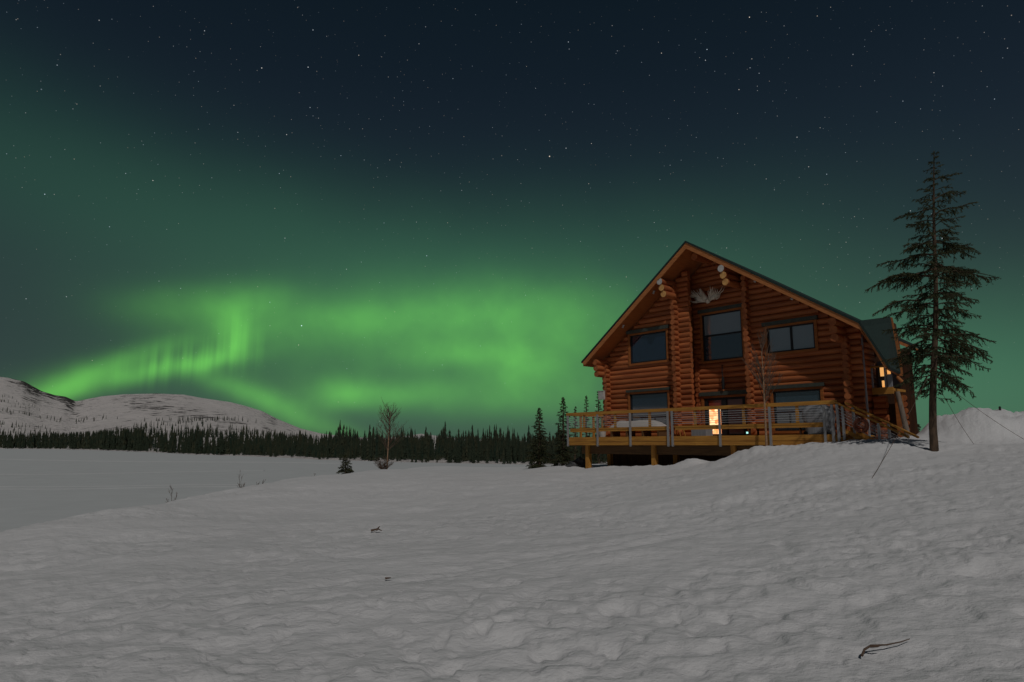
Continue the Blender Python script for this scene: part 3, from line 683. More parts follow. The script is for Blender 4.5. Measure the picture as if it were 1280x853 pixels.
mb.build('antler_palms', MT['bone'], ant)
mb = MB(); mb.smooth = True
mb.tube([(-.10, 0, .02), (-.24, -.10, .30), (-.30, -.14, .52)], [.13, .11, .03], 10); mb.tube([(.10, 0, .0), (.22, -.12, .26), (.34, -.16, .42)], [.06, .06, .015], 8)
mb.tube([(0, .03, -.10), (0, -.10, .0)], [.12, .08], 10); mb.build('skull_plate', MT['bone'], ant)

# iron bracket hanging down the bay wall, box on the corner
o = empty('hanging_bell_bracket', H(-6.15, BW - .12, 3.45), HRZ); tag(o, 'dark iron bell bracket hanging on the logs above the double door', 'wall bracket')
mb = MB(); mb.smooth = True; mb.tube([(0, .1, .02), (0, 0, .03), (0, -.02, -.3), (.02, -.02, -.55)], .022, 8); mb.build('rod', MT['iron'], o)
mb = MB(); mb.smooth = True; mb.tube([(.02, -.02, -.5), (.02, -.02, -.75), (.02, -.02, -1.05)], [.05, .075, .055], 10); mb.build('tube', MT['iron'], o)
o = empty('meter_box', H(-12.28, FW - .30, 2.22), HRZ); tag(o, 'small pale utility box on the left corner logs of the cabin', 'utility box')
mb = MB(); mb.box(-.17, .17, -.12, .0, 0, .40); b_ = mb.build('housing', MT['white'], o)
mb = MB(); mb.box(-.18, .18, -.14, .01, .402, .43); mb.build('lid', MT['white'], o)

# ------------------------------------------------------------ deck
deck = empty('wooden_deck', P0, HRZ)
tag(deck, 'raised wooden deck with steel cable railing running along the cabin front', 'deck')
DZ = .35
mb = MB()
for b in frange(.0, 3.3, .145): mb.box(-12.35, -.02, b, b + .137, DZ - .04, DZ - .002 * rnd.random())
mb.build('floor_boards', MT['deck'], deck)
for nm, z0, z1, pr in (('fascia', .155, DZ + .005, 0), ('fascia', -.01, .150, .012)):
    mb = MB(); xs = [-12.38, -8.65, -5.43, -2.2, .06]
    for x0, x1 in zip(xs, xs[1:]): mb.box(x0 + .003, x1 - .003, -.045 + pr, -.003, z0, z1)
    mb.box(-12.42, -12.383, -.045, 3.3, z0, z1)
    mb.build(nm, MT['deck'], deck)
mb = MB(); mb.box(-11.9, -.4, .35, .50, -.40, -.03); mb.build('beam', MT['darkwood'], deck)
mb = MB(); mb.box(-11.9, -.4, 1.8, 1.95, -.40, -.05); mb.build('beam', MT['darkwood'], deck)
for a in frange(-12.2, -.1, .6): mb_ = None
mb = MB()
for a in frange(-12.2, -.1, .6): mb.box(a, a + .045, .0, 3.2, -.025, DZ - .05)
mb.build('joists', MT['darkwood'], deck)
for a, b in ((-11.47, .30), (-7.70, .30), (-3.95, .30), (-11.47, 1.8), (-7.70, 1.8)):
    mb = MB(); z = g1(*H(a, b)[:2]) - .3; mb.box(a - .10, a + .10, b - .06, b + .14, z, -.012); mb.build('deck_post', MT['deckpost'], deck)
# top rail, mid rail
RT0 = 1.36
mb = MB(); xs = [-12.5, -8.65, -4.3, .1]
for x0, x1 in zip(xs, xs[1:]): mb.box(x0 + .002, x1 - .002, -.05, .12, RT0, RT0 + .13)
mb.build('top_rail', MT['deck'], deck)
for x0, x1 in ((-12.28, -6.75), (-6.38, -.32)):
    mb = MB(); mb.box(x0, x1, .0, .05, .60, .765); mb.build('mid_rail', MT['deck'], deck)
mb = MB(); mb.box(-12.48, -12.32, .13, 2.4, RT0, RT0 + .12); mb.build('top_rail', MT['deck'], deck)
mb = MB(); mb.box(-12.42, -12.37, .13, 2.4, .60, .76); mb.build('mid_rail', MT['deck'], deck)
for a in (-11.42, -9.55, -7.66, -5.43, -3.31, -1.25):
    mb = MB(); mb.box(a - .05, a + .05, -.0, .06, .766, RT0 - .002); mb.build('baluster', MT['deckpost'], deck)
for b in (.8, 1.7, 2.35):
    mb = MB(); mb.box(-12.45, -12.37, b, b + .09, DZ, RT0 - .002); mb.build('baluster', MT['deckpost'], deck)
for a in (-12.36, -10.50, -8.62, -6.66, -6.45, -4.27, -2.22, -.26, .01, .19):
    mb = MB(); mb.box(a - .035, a + .035, -.12, -.052, -.06, RT0 + (.0 if a < -.3 else -.02)); mb.box(a - .05, a + .05, -.125, -.05, -.02, .0); mb.build('steel_post', MT['steel'], deck)
for k in range(6):
    z = .85 + k * .084
    mb = MB(); mb.smooth = True; mb.tube([(-12.36, -.085, z), (-6.66, -.085, z)], .008, 6); mb.tube([(-6.45, -.085, z), (-.26, -.085, z)], .008, 6); mb.build('cable', MT['cable'], deck)
for k in range(6):
    z = .85 + k * .084
    mb = MB(); mb.smooth = True; mb.tube([(-12.39, .0, z), (-12.39, 2.4, z)], .008, 6); mb.build('cable', MT['cable'], deck)
# stairs going down to the right end
st = MB(); st.prism([(.06, DZ - .02), (.06, -.1), (1.2, -.5), (2.3, -.5), (2.3, -.42)], -.04, .0); st.prism([(.06, DZ - .02), (.06, -.1), (1.2, -.5), (2.3, -.5), (2.3, -.42)], .76, .80)
stairs = st.build('stairs', MT['deck'], deck)
for i in range(5): m_ = MB(); m_.box(.08 + .42 * i, .5 + .42 * i, -.0, .76, DZ - .17 * (i + 1), DZ - .17 * (i + 1) + .04); m_.build('tread', MT['deck'], stairs)
for b in (-.02, .78):
    p, q = Vector((.12, b, RT0 + .03)), Vector((2.28, b, .21))
    m_ = MB(); t = .085
    m_.add([p + Vector(v) for v in ((0, -t, 0), (0, t, 0), (0, t, .06), (0, -t, .06))] + [q + Vector(v) for v in ((0, -t, 0), (0, t, 0), (0, t, .06), (0, -t, .06))], [(0, 1, 2, 3), (7, 6, 5, 4), (0, 4, 5, 1), (1, 5, 6, 2), (2, 6, 7, 3), (3, 7, 4, 0)])
    m_.build('handrail', MT['deck'], stairs)
    for k in range(5):
        dz = -.13 - .10 * k; m_ = MB(); m_.smooth = True; m_.tube([p + Vector((0, -.05, dz)), q + Vector((-.05, -.05, dz))], .009, 6); m_.build('stair_cable', MT['cable'], stairs)
    for a in (.36, 1.45):
        zt = RT0 + .03 - (a - .12) * .532; m_ = MB(); m_.box(a - .035, a + .035, b - .09, b - .03, zt - 1.1, zt); m_.build('stair_post', MT['steel'], stairs)
    m_ = MB(); m_.prism([(.2, .62), (.2, .47), (1.5, -.22), (1.5, -.07)], b, b + .045); m_.build('stair_board', MT['deck'], stairs)

# things on the deck
def thing(name, a, b, z, label, cat, rz=0, group=None):
    return tag(empty(name, H(a, b, z), HRZ + rz), label, cat, group)
o = thing('coiled_hose', .95, -.16, .62, 'red brown coiled hose hung on the stair railing', 'hose')
mb = MB(); mb.smooth = True
for r_, dy in ((.20, 0), (.16, .03), (.22, .05)):
    mb.tube([(r_ * math.cos(q * math.pi / 10), dy - .05, r_ * math.sin(q * math.pi / 10)) for q in range(21)], .035, 8, caps=False)
mb.build('coils', MT['bandred'], o)
# snow covered bench by the lower left window
o = thing('long_bench', -9.3, 1.3, DZ, 'long low wooden bench with snow piled on it below the left lower window', 'bench')
mb = MB(); mb.box(-1.5, 1.45, -.35, .35, .36, .42); mb.build('seat', MT['deck'], o)
for x in (-1.35, -.45, .45, 1.3): mb = MB(); mb.box(x - .04, x + .04, -.3, .3, 0, .358); mb.build('leg', MT['darkwood'], o)
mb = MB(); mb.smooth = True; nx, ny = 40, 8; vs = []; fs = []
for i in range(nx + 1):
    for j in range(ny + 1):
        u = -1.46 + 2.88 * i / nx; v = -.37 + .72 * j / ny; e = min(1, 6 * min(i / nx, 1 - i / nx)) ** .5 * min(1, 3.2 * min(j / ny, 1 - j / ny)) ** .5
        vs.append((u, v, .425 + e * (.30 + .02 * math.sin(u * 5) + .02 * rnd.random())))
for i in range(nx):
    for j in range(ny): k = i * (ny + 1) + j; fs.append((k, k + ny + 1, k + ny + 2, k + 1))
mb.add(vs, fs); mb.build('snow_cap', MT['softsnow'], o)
o = thing('white_bucket', -11.1, .9, DZ, 'small pale bucket standing on the left end of the deck', 'bucket')
mb = MB(); mb.smooth = True; mb.tube([(0, 0, 0), (0, 0, .30)], [.15, .19], 14); mb.build('pail', MT['white'], o)
mb = MB(); mb.smooth = True; mb.tube([(-.19, 0, .29), (-.1, 0, .16), (.1, 0, .14), (.19, 0, .29)], .01, 6); mb.build('handle', MT['steel'], o)
o = thing('storage_box', -5.75, 1.0, DZ, 'grey lidded storage box on the deck left of the lit door', 'box')
mb = MB(); mb.box(-.38, .30, -.25, .25, 0, .34); mb.build('body', MT['greypaint'], o)
mb = MB(); mb.box(-.40, .32, -.27, .27, .342, .38); mb.build('lid', MT['greypaint'], o)
o = thing('wooden_stool', -6.95, 1.0, DZ, 'low wooden stool with splayed legs on the deck beside the grey box', 'stool')
mb = MB(); mb.box(-.22, .22, -.18, .18, .40, .44); mb.build('seat', MT['deck'], o)
for sx in (-1, 1):
    for sy in (-1, 1): mb = MB(); mb.smooth = True; mb.tube([(sx * .14, sy * .12, .398), (sx * .24, sy * .18, 0)], .022, 8); mb.build('leg', MT['deck'], o)
o = thing('covered_grill', -.95, 1.0, DZ, 'grey covered grill standing at the right end of the deck', 'grill')
mb = MB(); mb.smooth = True
pr_ = [(0, .40), (.35, .38), (.62, .44), (.86, .42), (1.02, .30), (1.10, .12)]
vs = []; n = 20
for z, r_ in pr_:
    for k in range(n):
        q = 2 * math.pi * k / n; w = 1 + .05 * math.sin(3 * q + z * 4); vs.append((1.25 * r_ * w * math.copysign(abs(math.cos(q)) ** .7, math.cos(q)), .8 * r_ * w * math.copysign(abs(math.sin(q)) ** .7, math.sin(q)), z))
fs = [(i * n + k, i * n + (k + 1) % n, (i + 1) * n + (k + 1) % n, (i + 1) * n + k) for i in range(len(pr_) - 1) for k in range(n)] + [tuple(range((len(pr_) - 1) * n, len(pr_) * n))]
mb.add(vs, fs); mb.build('cover', MT['greypaint'], o)
mb = MB(); mb.smooth = True
mb.tube([(-.35, -.30, .07), (-.35, -.36, .07)], .07, 12); mb.build('wheel', MT['iron'], o)
mb = MB(); mb.smooth = True; mb.tube([(.35, -.30, .07), (.35, -.36, .07)], .07, 12); mb.build('wheel', MT['iron'], o)
o = thing('low_table', -2.6, 1.2, DZ, 'dark low table on the deck under the right lower window', 'table')
mb = MB(); mb.box(-1.1, 1.1, -.35, .35, .30, .36); mb.build('tabletop', MT['skirt'], o)
for sx in (-1, 1):
    for sy in (-1, 1): mb = MB(); mb.box(sx * 1.0 - .03, sx * 1.0 + .03, sy * .3 - .03, sy * .3 + .03, 0, .298); mb.build('leg', MT['skirt'], o)
o = thing('solar_lantern', -3.42, .4, DZ, 'tiny glowing greenish lantern on the deck right of the door', 'lantern')
mb = MB(); mb.smooth = True; mb.tube([(0, 0, 0), (0, 0, .07)], .045, 10); mb.build('base', MT['iron'], o)
mb = MB(); mb.smooth = True; mb.tube([(0, 0, .071), (0, 0, .14)], .036, 10); mb.build('lamp', MT['solar'], o)
mb = MB(); mb.smooth = True; mb.tube([(0, 0, .141), (0, 0, .17)], [.05, .02], 10); mb.build('cap', MT['iron'], o)
# plank crate and rock by the left deck post
o = thing('plank_crate', -13.0, 5.2, -1.35, 'orange plank crate in the shade beneath the left deck end', 'crate')
mb = MB()
for k in range(6): mb.box(.0 + .22 * k, .17 + .22 * k, 0, .03, .05, .8)
mb.build('slats', MT['trim'], o)
mb = MB(); mb.box(0, 1.3, .031, .07, .1, .2); mb.box(0, 1.3, .031, .07, .62, .72); mb.box(0, 1.3, .07, .8, .0, .05); mb.build('rails', MT['trim'], o)
def rock(name, loc, s, label, m):
    bm = bmesh.new(); bmesh.ops.create_icosphere(bm, subdivisions=3, radius=1)
    for v in bm.verts:
        k = 1 + .22 * math.sin(v.co.x * 4.1 + 1) * math.cos(v.co.y * 3.3) + .12 * math.sin(v.co.z * 7 + v.co.x * 5)
        v.co = Vector((v.co.x * s[0] * k, v.co.y * s[1] * k, max(v.co.z, -.6) * s[2] * k))
    me = bpy.data.meshes.new(name); bm.to_mesh(me); bm.free(); me.materials.append(m)
    o = bpy.data.objects.new(name, me); COL.objects.link(o); o.location = loc; tag(o, label, 'rock'); return o
q = at(722, 581, 33); rock('dark_boulder', (q.x, q.y, g1(q.x, q.y) + .05), (.55, .4, .32), 'dark boulder in the snow beside the leftmost deck post', noise_mat('dark_stone', (.10, .10, .10), (.05, .05, .05), 5))

# ------------------------------------------------------------ trees
def spruce(name, base, top, rmax, seed, nb, label, cat='tree', group=None, listed=(), bare=.12, droop=.35, twl=.34, dens=1.0, prof=None, trunk_r=.12, nw=.011, wk=1.0):
    rg = random.Random(seed)
    base = Vector(base); top = Vector(top); Ht = (top - base).length
    root = tag(empty(name, base), label, cat, group)
    ax = (top - base)
    mb = MB(); mb.smooth = True
    npt = 14; pts = []; rad = []
    for i in range(npt):
        t = i / (npt - 1); p = ax * t + Vector((.05 * math.sin(t * 9 + seed), .05 * math.cos(t * 7), 0)) * (Ht / 8) * (1 - t)
        pts.append(p); rad.append(trunk_r * (1 - t) ** .85 + .008)
    pts[0] -= Vector((0, 0, .3)); rad[0] *= 1.15
    mb.tube(pts, rad, 12)
    mb.build('trunk', MT['bark'], root)
    br = MB(); br.smooth = False; nd = MB()
    def needles(p, q, w):
        d = q - p; L = d.length
        if L < 1e-4: return
        d.normalize(); s = d.orthogonal().normalized(); u = d.cross(s)
        n = max(3, int(L / .013 * dens))
        for i in range(n):
            t = (i + rg.random()) / n; c = p + (q - p) * t; an = rg.random() * 6.283
            w_ = w * wk; o = (s * math.cos(an) + u * math.sin(an)) * w_ * rg.uniform(.6, 1.1) + d * w_ * .8
            k = d.cross(o).normalized() * nw
            nd.add([c - k, c + k, c + o], [(0, 1, 2)])
    def branch(p0, p1, lift):
        L = (p1 - p0).length; n = 7; P = []
        side = Vector((-(p1 - p0).y, (p1 - p0).x, 0)).normalized()
        wv = rg.uniform(-.12, .12) * L
        for i in range(n):
            t = i / (n - 1); P.append(p0.lerp(p1, t) + Vector((0, 0, lift * L * (4 * t * (1 - t)) + .03 * L * math.sin(t * 9 + wv * 90))) + side * wv * math.sin(t * 3.1))
        br.tube(P, [max(.004, .018 * L * (1 - .85 * i / (n - 1)) ** 1.0) for i in range(n)], 4, caps=False)
        m = max(4, int(L / .066 * dens))
        for j in range(m):
            t = .16 + .84 * (j + rg.random() * .6) / m; t = min(t, 1); k = t * (n - 1); i0 = min(int(k), n - 2); c = P[i0].lerp(P[i0 + 1], k - i0); d = (P[i0 + 1] - P[i0]).normalized()
            sd = side * (1 if j % 2 else -1)
            tl = twl * L * (1.08 - t) * rg.uniform(.5, 1.15) + .05
            e = c + (d * rg.uniform(.45, .9) + sd * rg.uniform(.4, 1.0) + Vector((0, 0, -rg.uniform(-.1, 1.3) * droop * 1.8))).normalized() * tl
            br.tube([c, e], [.006, .003], 3, caps=False); needles(c, e, .045)
            if tl > .22:
                for q in range(int(tl / .07)):
                    tt = rg.uniform(.25, .95); cc = c.lerp(e, tt); ee = cc + ((e - c).normalized() * .6 + Vector((rg.uniform(-.6, .6), rg.uniform(-.6, .6), -rg.uniform(.1, .9)))).normalized() * rg.uniform(.08, .20); needles(cc, ee, .040)
        needles(P[n // 2], P[-1], .04)
    for (zt, dx, dz, L2) in listed:
        # world x reach dx and drop dz from the trunk at height fraction zt; a little depth scatter
        p0 = ax * zt; p1 = p0 + Vector((dx, rg.uniform(-.35, .35) * abs(dx), dz)); branch(p0, p1, L2)
    for i in range(nb):
        t = bare + (1 - bare) * (i + rg.random()) / nb; t = min(t, .99)
        R_ = (prof(t) if prof else (1 - t) ** .8) * rmax * rg.uniform(.40, 1.10)
        an = i * 2.4 + rg.uniform(-.5, .5)
        p0 = ax * t; dr = (droop * (1 - t) * rg.uniform(.5, 1.3) - .25 * t) * R_
        branch(p0, p0 + Vector((math.cos(an) * R_, math.sin(an) * R_, -dr)), rg.uniform(.02, .10))
    # leader
    needles(ax * .93, ax * 1.0, .05)
    br.build('branches', MT['bark'], root); nd.build('needles', MT['needle'], root)
    return root
# the tall spruce right of the cabin
TY = 19.0
tb = at(1168.5, 563, TY); tt_ = at(1167.5, 189, TY)
tb.z = g1(tb.x, tb.y)
Hh = (tt_ - tb).length
def frac_of(y):
    q = at(1167.5, y, TY); return (q.z - tb.z) / (tt_.z - tb.z)
lst = []
for (ya, tx, ty) in [(226, 1198, 219), (248, 1208, 240), (268, 1211, 259), (296, 1196, 298), (305, 1236, 311), (300, 1222, 322), (333, 1253, 347), (330, 1240, 352), (366, 1225, 377), (385, 1222, 397), (400, 1227, 420), (414, 1251, 444), (420, 1244, 450), (438, 1240, 461), (450, 1212, 470), (460, 1228, 494), (470, 1200, 500),
                     (224, 1151, 229), (250, 1146, 256), (262, 1122, 272), (276, 1133, 284), (302, 1124, 318), (318, 1101, 331), (338, 1088, 358), (345, 1104, 352), (372, 1096, 389), (380, 1112, 396), (408, 1118, 422), (425, 1116, 442), (442, 1126, 458), (455, 1130, 478), (470, 1142, 500), (440, 1108, 452)]:
    p = at(1167.5, ya, TY); q = at(tx, ty, TY); f_ = frac_of(ya); pa = tb.lerp(tt_, f_)
    lst.append((f_, q.x - pa.x, q.z - pa.z, .05))
def prof(t):
    return float(np.interp(t, [.10, .2, .30, .45, .58, .70, .80, .90, 1.0], [.30, .62, .92, 1.0, .90, .62, .46, .28, .05]))
spruce('spruce_tree', tb, tt_, 1.35, 3, 108, 'tall sparse spruce held by guy wires right of the cabin', 'tree', listed=lst, bare=.17, prof=prof, trunk_r=.095, twl=.34, droop=.42, dens=1.0, nw=.0135)

# guy wires of the tall spruce
for i, (y0, x1, y1, Y1, lab) in enumerate([(474, 1218, 556, 21.0, 'thin guy wire from the tall spruce down to the foot of the snow bank'), (470, 1290, 549, 20.5, 'thin guy wire from the tall spruce running out across the snow bank'), (452, 1088, 580, 14.5, 'thin guy wire from the tall spruce down to the snow before the stairs')]):
    p = tb.lerp(tt_, frac_of(y0)); q = at(x1, y1, Y1); q.z = g1(q.x, q.y)
    mb = MB(); mb.smooth = True; n = 12
    mb.tube([p.lerp(q, k / n) + Vector((0, 0, -.10 * 4 * (k / n) * (1 - k / n))) for k in range(n + 1)], .006, 5)
    tag(mb.build('guy_wire', MT['twig']), lab, 'wire', 'guy wires of the tall spruce')

def px_spruce(x, yb, yt, Y, wpx, seed, nb, label, group=None, **k):
    b = at(x, yb, Y); t = at(x, yt, Y); b.z = min(b.z, g1(b.x, b.y)) if Y < 80 else b.z
    return spruce('spruce_tree', b, t, wpx / FPX * Y, seed, nb, label, 'tree', group, **k)
gr_ = 'spruces behind the left end of the deck'
px_spruce(674, 584, 510, 44, 25, 21, 100, 'dark bushy spruce standing farthest left of the deck', gr_, bare=.02, twl=.40, dens=.7, nw=.022, wk=1.8, trunk_r=.10)
px_spruce(704, 584, 497, 42, 22, 22, 105, 'tall narrow dark spruce just left of the deck corner', gr_, bare=.02, twl=.40, dens=.7, nw=.022, wk=1.8, trunk_r=.10)
px_spruce(719, 584, 509, 46, 7, 23, 40, 'thin wispy spruce top behind the left end of the deck rail', gr_, bare=.05, twl=.4, dens=.6, nw=.025, wk=2, trunk_r=.07)
px_spruce(733, 584, 495, 47, 13, 24, 60, 'spruce top showing midway between the deck corner and the cabin', gr_, bare=.05, twl=.40, dens=.7, nw=.022, wk=1.8, trunk_r=.09)
px_spruce(748, 584, 489, 45, 17, 25, 60, 'dark spruce touching the left corner of the cabin', gr_, bare=.05, twl=.40, dens=.7, nw=.022, wk=1.8, trunk_r=.09)
px_spruce(432, 593, 569, 46, 15, 33, 60, 'knee high lone spruce on the snowy shore left of the birch', None, bare=.0, twl=.5, dens=.8, nw=.02, wk=1.6, trunk_r=.05)
gr2 = 'low spruces beyond the tall spruce'
px_spruce(1148, 552, 531, 60, 9, 27, 26, 'low distant spruce between the cabin and the tall trunk', gr2, bare=0, twl=.5, dens=.4, nw=.04, wk=3, trunk_r=.08)
px_spruce(1158, 552, 535, 62, 8, 28, 24, 'low distant spruce close to the left side of the tall trunk', gr2, bare=0, twl=.5, dens=.4, nw=.04, wk=3, trunk_r=.08)
px_spruce(1173, 552, 528, 60, 7, 29, 24, 'low distant spruce showing at the right edge of the tall trunk', gr2, bare=0, twl=.5, dens=.4, nw=.04, wk=3, trunk_r=.08)

# leafless trees and shrubs
def bare_tree(name, loc, height, seed, label, cat, spread=.35, r0=.05, levels=4, m='birch', lean=(0, 0), nb=14, start=.3, group=None, stems=1):
    rg = random.Random(seed); root = tag(empty(name, loc), label, cat, group)
    tr = MB(); tr.smooth = True; tw = MB(); tw.smooth = False
    def grow(p, d, L, r, lev):
        n = 5; P = [p]; q = p.copy(); dd = d.copy()
        for i in range(n):
            wg = .035 if lev == 0 else .12; dd = (dd + Vector((rg.uniform(-wg, wg), rg.uniform(-wg, wg), rg.uniform(0, .10)))).normalized(); q = q + dd * L / n; P.append(q.copy())
        (tr if lev == 0 else tw).tube(P, [r * (1 - .8 * i / n) + .0015 for i in range(n + 1)], 8 if lev == 0 else 3, caps=lev == 0)
        if lev >= levels - 1: return
        for j in range(nb if lev == 0 else rg.randint(3, 5)):
            t = rg.uniform(start if lev == 0 else .2, .97); k = t * n; i0 = min(int(k), n - 1); c = P[i0].lerp(P[i0 + 1], k - i0); a = rg.random() * 6.283
            nd_ = (dd * (.9 if spread < .45 else .70) + Vector((math.cos(a), math.sin(a), .15)) * rg.uniform(.5, 1.0) * (spread * 2)).normalized()
            grow(c, nd_, L * rg.uniform(.28, .5) * (1.15 - t * .5), max(.003, r * .38), lev + 1)
    for s in range(stems):
        d0 = Vector((lean[0] + rg.uniform(-.4, .4) * (stems > 1) * (4 if stems > 9 else 1), lean[1] + rg.uniform(-1, 1) * (stems > 9), 1)).normalized(); grow(Vector((rg.uniform(-.05, .05) * (stems > 1), 0, -.1)), d0, height * (1 if s == 0 else rg.uniform(.45, .8)), r0, 0)
    if len(tr.v): tr.build('trunk', MT[m], root)
    if len(tw.v): tw.build('twigs', MT['twig'], root)
    return root
q = at(483.5, 588, 54); hb = at(483.5, 512, 54).z - g1(q.x, q.y)
bare_tree('birch_tree', (q.x, q.y, g1(q.x, q.y)), hb, 41, 'leafless birch with pale trunk standing alone on the snowy shore', 'tree', .46, .06, 4, nb=44, start=.30)
for k, (dx, s) in enumerate(((-.5, 1), (.45, 2))):
    pass
sh = bare_tree('leafless_shrub', (q.x - .2, q.y - .3, g1(q.x, q.y - .3)), 1.5, 42, 'tangled leafless shrub around the foot of the lone birch', 'shrub', 1.3, .022, 3, 'twig', nb=14, start=.05, stems=16)
qa = H(-2.22, -.42); gz_ = g1(qa.x, qa.y); ht = at(963, 428, qa.y).z - gz_
bare_tree('young_birch', (qa.x, qa.y, gz_), ht, 43, 'slender leafless young birch rising in front of the deck railing', 'tree', .42, .045, 4, nb=26, start=.42, lean=(.02, 0))
for k, (x, y, Y, h, lab) in enumerate([(215, 622, 22.5, .75, 'leftmost wispy bare shrub on the snow bank edge'), (303, 608, 27, .85, 'taller upright bare shrub, left of a close pair on the bank'), (322, 607, 27.5, .6, 'shorter bushy bare shrub, right of a close pair on the bank'), (392, 600, 36, .55, 'small bare shrub sticking out of the snow left of the low spruce')]):
    q = at(x, y, Y); bare_tree('leafless_shrub', (q.x, q.y, g1(q.x, q.y)), h, 50 + k, lab, 'shrub', .35, .010, 3, 'twig', nb=6, start=.2, stems=3, group='bare shrubs along the bank')
# twigs lying on the snow
def lying(name, x, y, Y, pts, r_, label):
    q = at(x, y, Y); o = tag(empty(name, (q.x, q.y, g1(q.x, q.y) + .015)), label, 'stick')
    mb = MB(); mb.smooth = True
    for P in pts:
        pp = [Vector((px_, py_, g1(q.x + px_, q.y + py_) - g1(q.x, q.y) + pz)) for px_, py_, pz in P]
        mb.tube(pp, [r_ * (1 - .7 * i / (len(pp) - 1)) for i in range(len(pp))], 6)
    mb.build('stick', MT['twig'], o); return o
def ground_hit(x, y):
    r = ray(x, y); lo = 1.0
    for k in range(4000):
        Y = 1 + k * .02; p = r * (Y / r.y)
        if p.z <= g1(p.x, p.y): return Y
    return 60
Yt = ground_hit(1078, 826); Yt2 = ground_hit(470, 666)
lying('fallen_stick', 1078, 826, Yt, [[(0, 0, .01), (.04, .05, .03), (.10, .09, .04), (.20, .10, .03), (.30, .13, .02), (.38, .17, .01)], [(.09, .08, .04), (.12, .05, .05), (.15, .04, .06)]], .008, 'crooked dark stick lying on the snow in the lower right')
lying('bark_scrap', 470, 666, Yt2, [[(-.09, 0, .02), (.03, .02, .04), (.10, 0, .02)], [(0, 0, .02), (.06, .02, .10)]], .022, 'small dark bark scrap lying midway on the open snow')
Y3 = ground_hit(485, 727); lying('bark_scrap', 485, 727, Y3, [[(-.03, 0, .01), (.03, .01, .02)]], .012, 'tiny dark bark crumb on the snow nearer the camera')
# marker post on the mound
px_ = at(1250, 512, 24.2); gz_ = g1(px_.x, px_.y); o = tag(empty('marker_post', (px_.x, px_.y, gz_)), 'tiny dark post poking out of the top of the snow bank', 'post')
mb = MB(); mb.smooth = True; mb.tube([(0, 0, -.15), (0, 0, .10)], .035, 8); mb.build('post', MT['iron'], o)
mb = MB(); mb.smooth = True; mb.tube([(0, 0, .102), (0, 0, .14)], [.045, .02], 8); mb.build('cap', MT['iron'], o)

# ------------------------------------------------------------ far forest
def far_tree_geo(mb, base, h, w, rg, lay=7, n=7):
    """narrow northern spruce: trunk and ragged whorls of drooping boughs"""
    x, y, z = base
    mb.tube([(x, y, z - .5), (x, y, z + h * .96)], [h * .014, h * .003], 4, caps=False)
    lean = (rg.uniform(-.02, .02) * h, rg.uniform(-.02, .02) * h)
    for k in range(lay):
        t = k / lay; zz = z + h * (.06 + .94 * t); r = w * ((1 - t) ** .75) * rg.uniform(.65, 1.15) + .02 * w
        hh = h / lay * 1.35; a0 = rg.random() * 6.28; cx = x + lean[0] * t; cy = y + lean[1] * t
        vs = [(cx, cy, min(zz + hh, z + h))]; fs = []
        for i in range(n):
            a = a0 + 6.283 * i / n; q = r * rg.uniform(.6, 1.25)
            vs.append((cx + math.cos(a) * q, cy + math.sin(a) * q, zz - hh * rg.uniform(.0, .35)))
            a2 = a + 3.14 / n; vs.append((cx + math.cos(a2) * q * .42, cy + math.sin(a2) * q * .42, zz + hh * .18))
        m = 2 * n
        for i in range(m): fs.append((0, 1 + i, 1 + (i + 1) % m))
        mb.add(vs, fs)
rg = random.Random(77)
protos = []
for k in range(8):
    mb = MB(); far_tree_geo(mb, (0, 0, 0), 1.0, rg.uniform(.11, .17), rg, lay=10, n=7)
    me = bpy.data.meshes.new('shore_spruce'); me.from_pydata(mb.v, [], mb.f); me.materials.append(MT['farneedle']); protos.append(me)
cnt = 0
a_lo, a_hi = az_of(-20), az_of(760)
spots = []
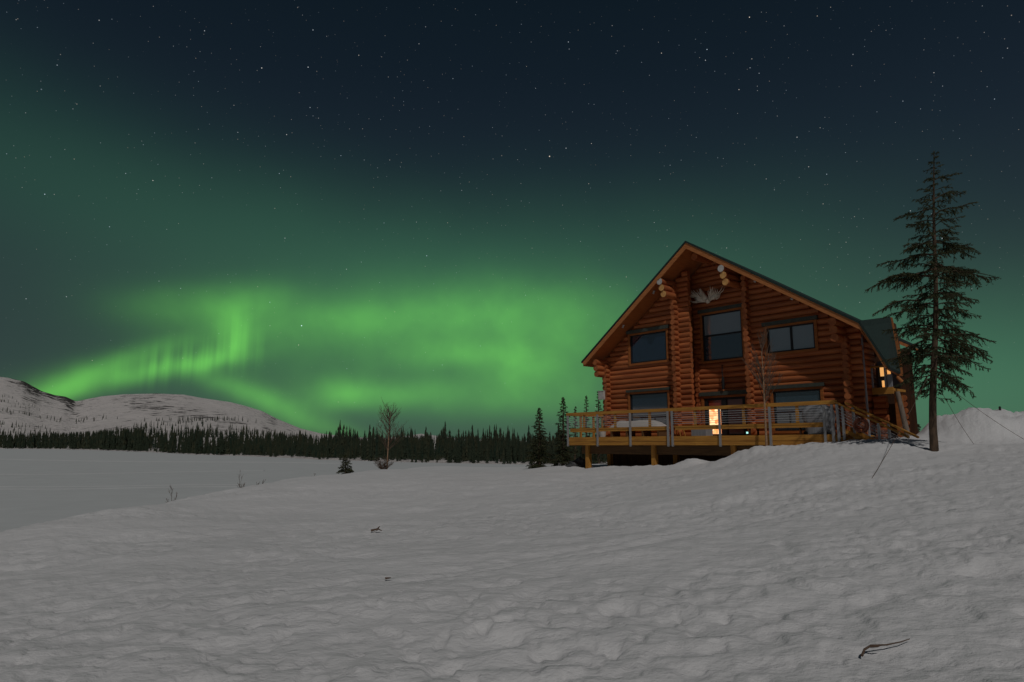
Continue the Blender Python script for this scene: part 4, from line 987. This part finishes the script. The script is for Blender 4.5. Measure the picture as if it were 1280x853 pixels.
while len(spots) < 260:
    a = rg.uniform(a_lo, a_hi); r = float(shore(a)) + 1.0 + rg.expovariate(1 / 7.0)
    if vnoise(np.array([a * 70.0]), np.array([3.3]))[0] < .38 and rg.random() < .8: continue
    xx = 640 + 863 * math.tan(a); hpx = float(np.interp(xx, [0, 160, 300, 400, 500, 640, 760], [21, 22, 21, 23, 25, 26, 26])) * rg.uniform(.45, 1.15)
    hpx *= .6 + .8 * float(vnoise(np.array([a * 90 + 5]), np.array([r * .02]))[0]); spots.append((a, r, max(3.0, min(13, hpx / 863 * r))))
for a, r, h in spots:
    X = r * math.sin(a); Y = r * math.cos(a)
    o = bpy.data.objects.new('shore_spruce', protos[rg.randrange(8)]); COL.objects.link(o)
    o.location = (X, Y, far_z1(X, Y) - .1); o.scale = (h * rg.uniform(.8, 1.25),) * 2 + (h,); o.rotation_euler = (rg.uniform(-.03, .03), rg.uniform(-.03, .03), rg.random() * 6.28)
    tag(o, 'small dark spruce at the front edge of the forest across the lake', 'tree', 'spruces at the edge of the far shore forest')
mb = MB(); n_f = 0
for k in range(8200):
    a = rg.uniform(R(-46), R(24)); s0 = float(shore(a)); xx = 640 + 863 * math.tan(a)
    u = rg.random()
    if u < .45: r = s0 + 6 + rg.random() ** 1.3 * min(150, s0 * .55)
    else: r = s0 + rg.random() ** 1.2 * float(np.interp(xx, [0, 120, 400, 640], [1300, 1000, 800, 900]))
    if r > 2300: continue
    X = r * math.sin(a); Y = r * math.cos(a)
    dens_ = vnoise(np.array([X * .012 + 50]), np.array([Y * .012]))[0]
    if (u >= .45 and dens_ < .34) or (u < .45 and dens_ < .30 and rg.random() < .75): continue
    hpx = float(np.interp(xx, [0, 160, 300, 400, 500, 640, 760], [20, 21, 20, 23, 24, 25, 25])) * (rg.uniform(.45, 1.1) if rg.random() < .8 else rg.uniform(1.0, 1.4))
    hpx *= .55 + .9 * float(vnoise(np.array([a * 90 + 5]), np.array([r * .02]))[0])
    h = max(3.5, min(13 if u < .45 else 9, hpx / 863 * r)) * (1 if u < .45 else rg.uniform(.6, 1))
    far_tree_geo(mb, (X, Y, far_z1(X, Y) - .1), h, h * rg.uniform(.11, .16), rg, lay=6 if r < 300 else 4, n=5)
tag(mb.build('far_forest', MT['farneedle']), 'dark band of spruce forest across the frozen lake', kind='stuff')
print('verts', len(mb.v))
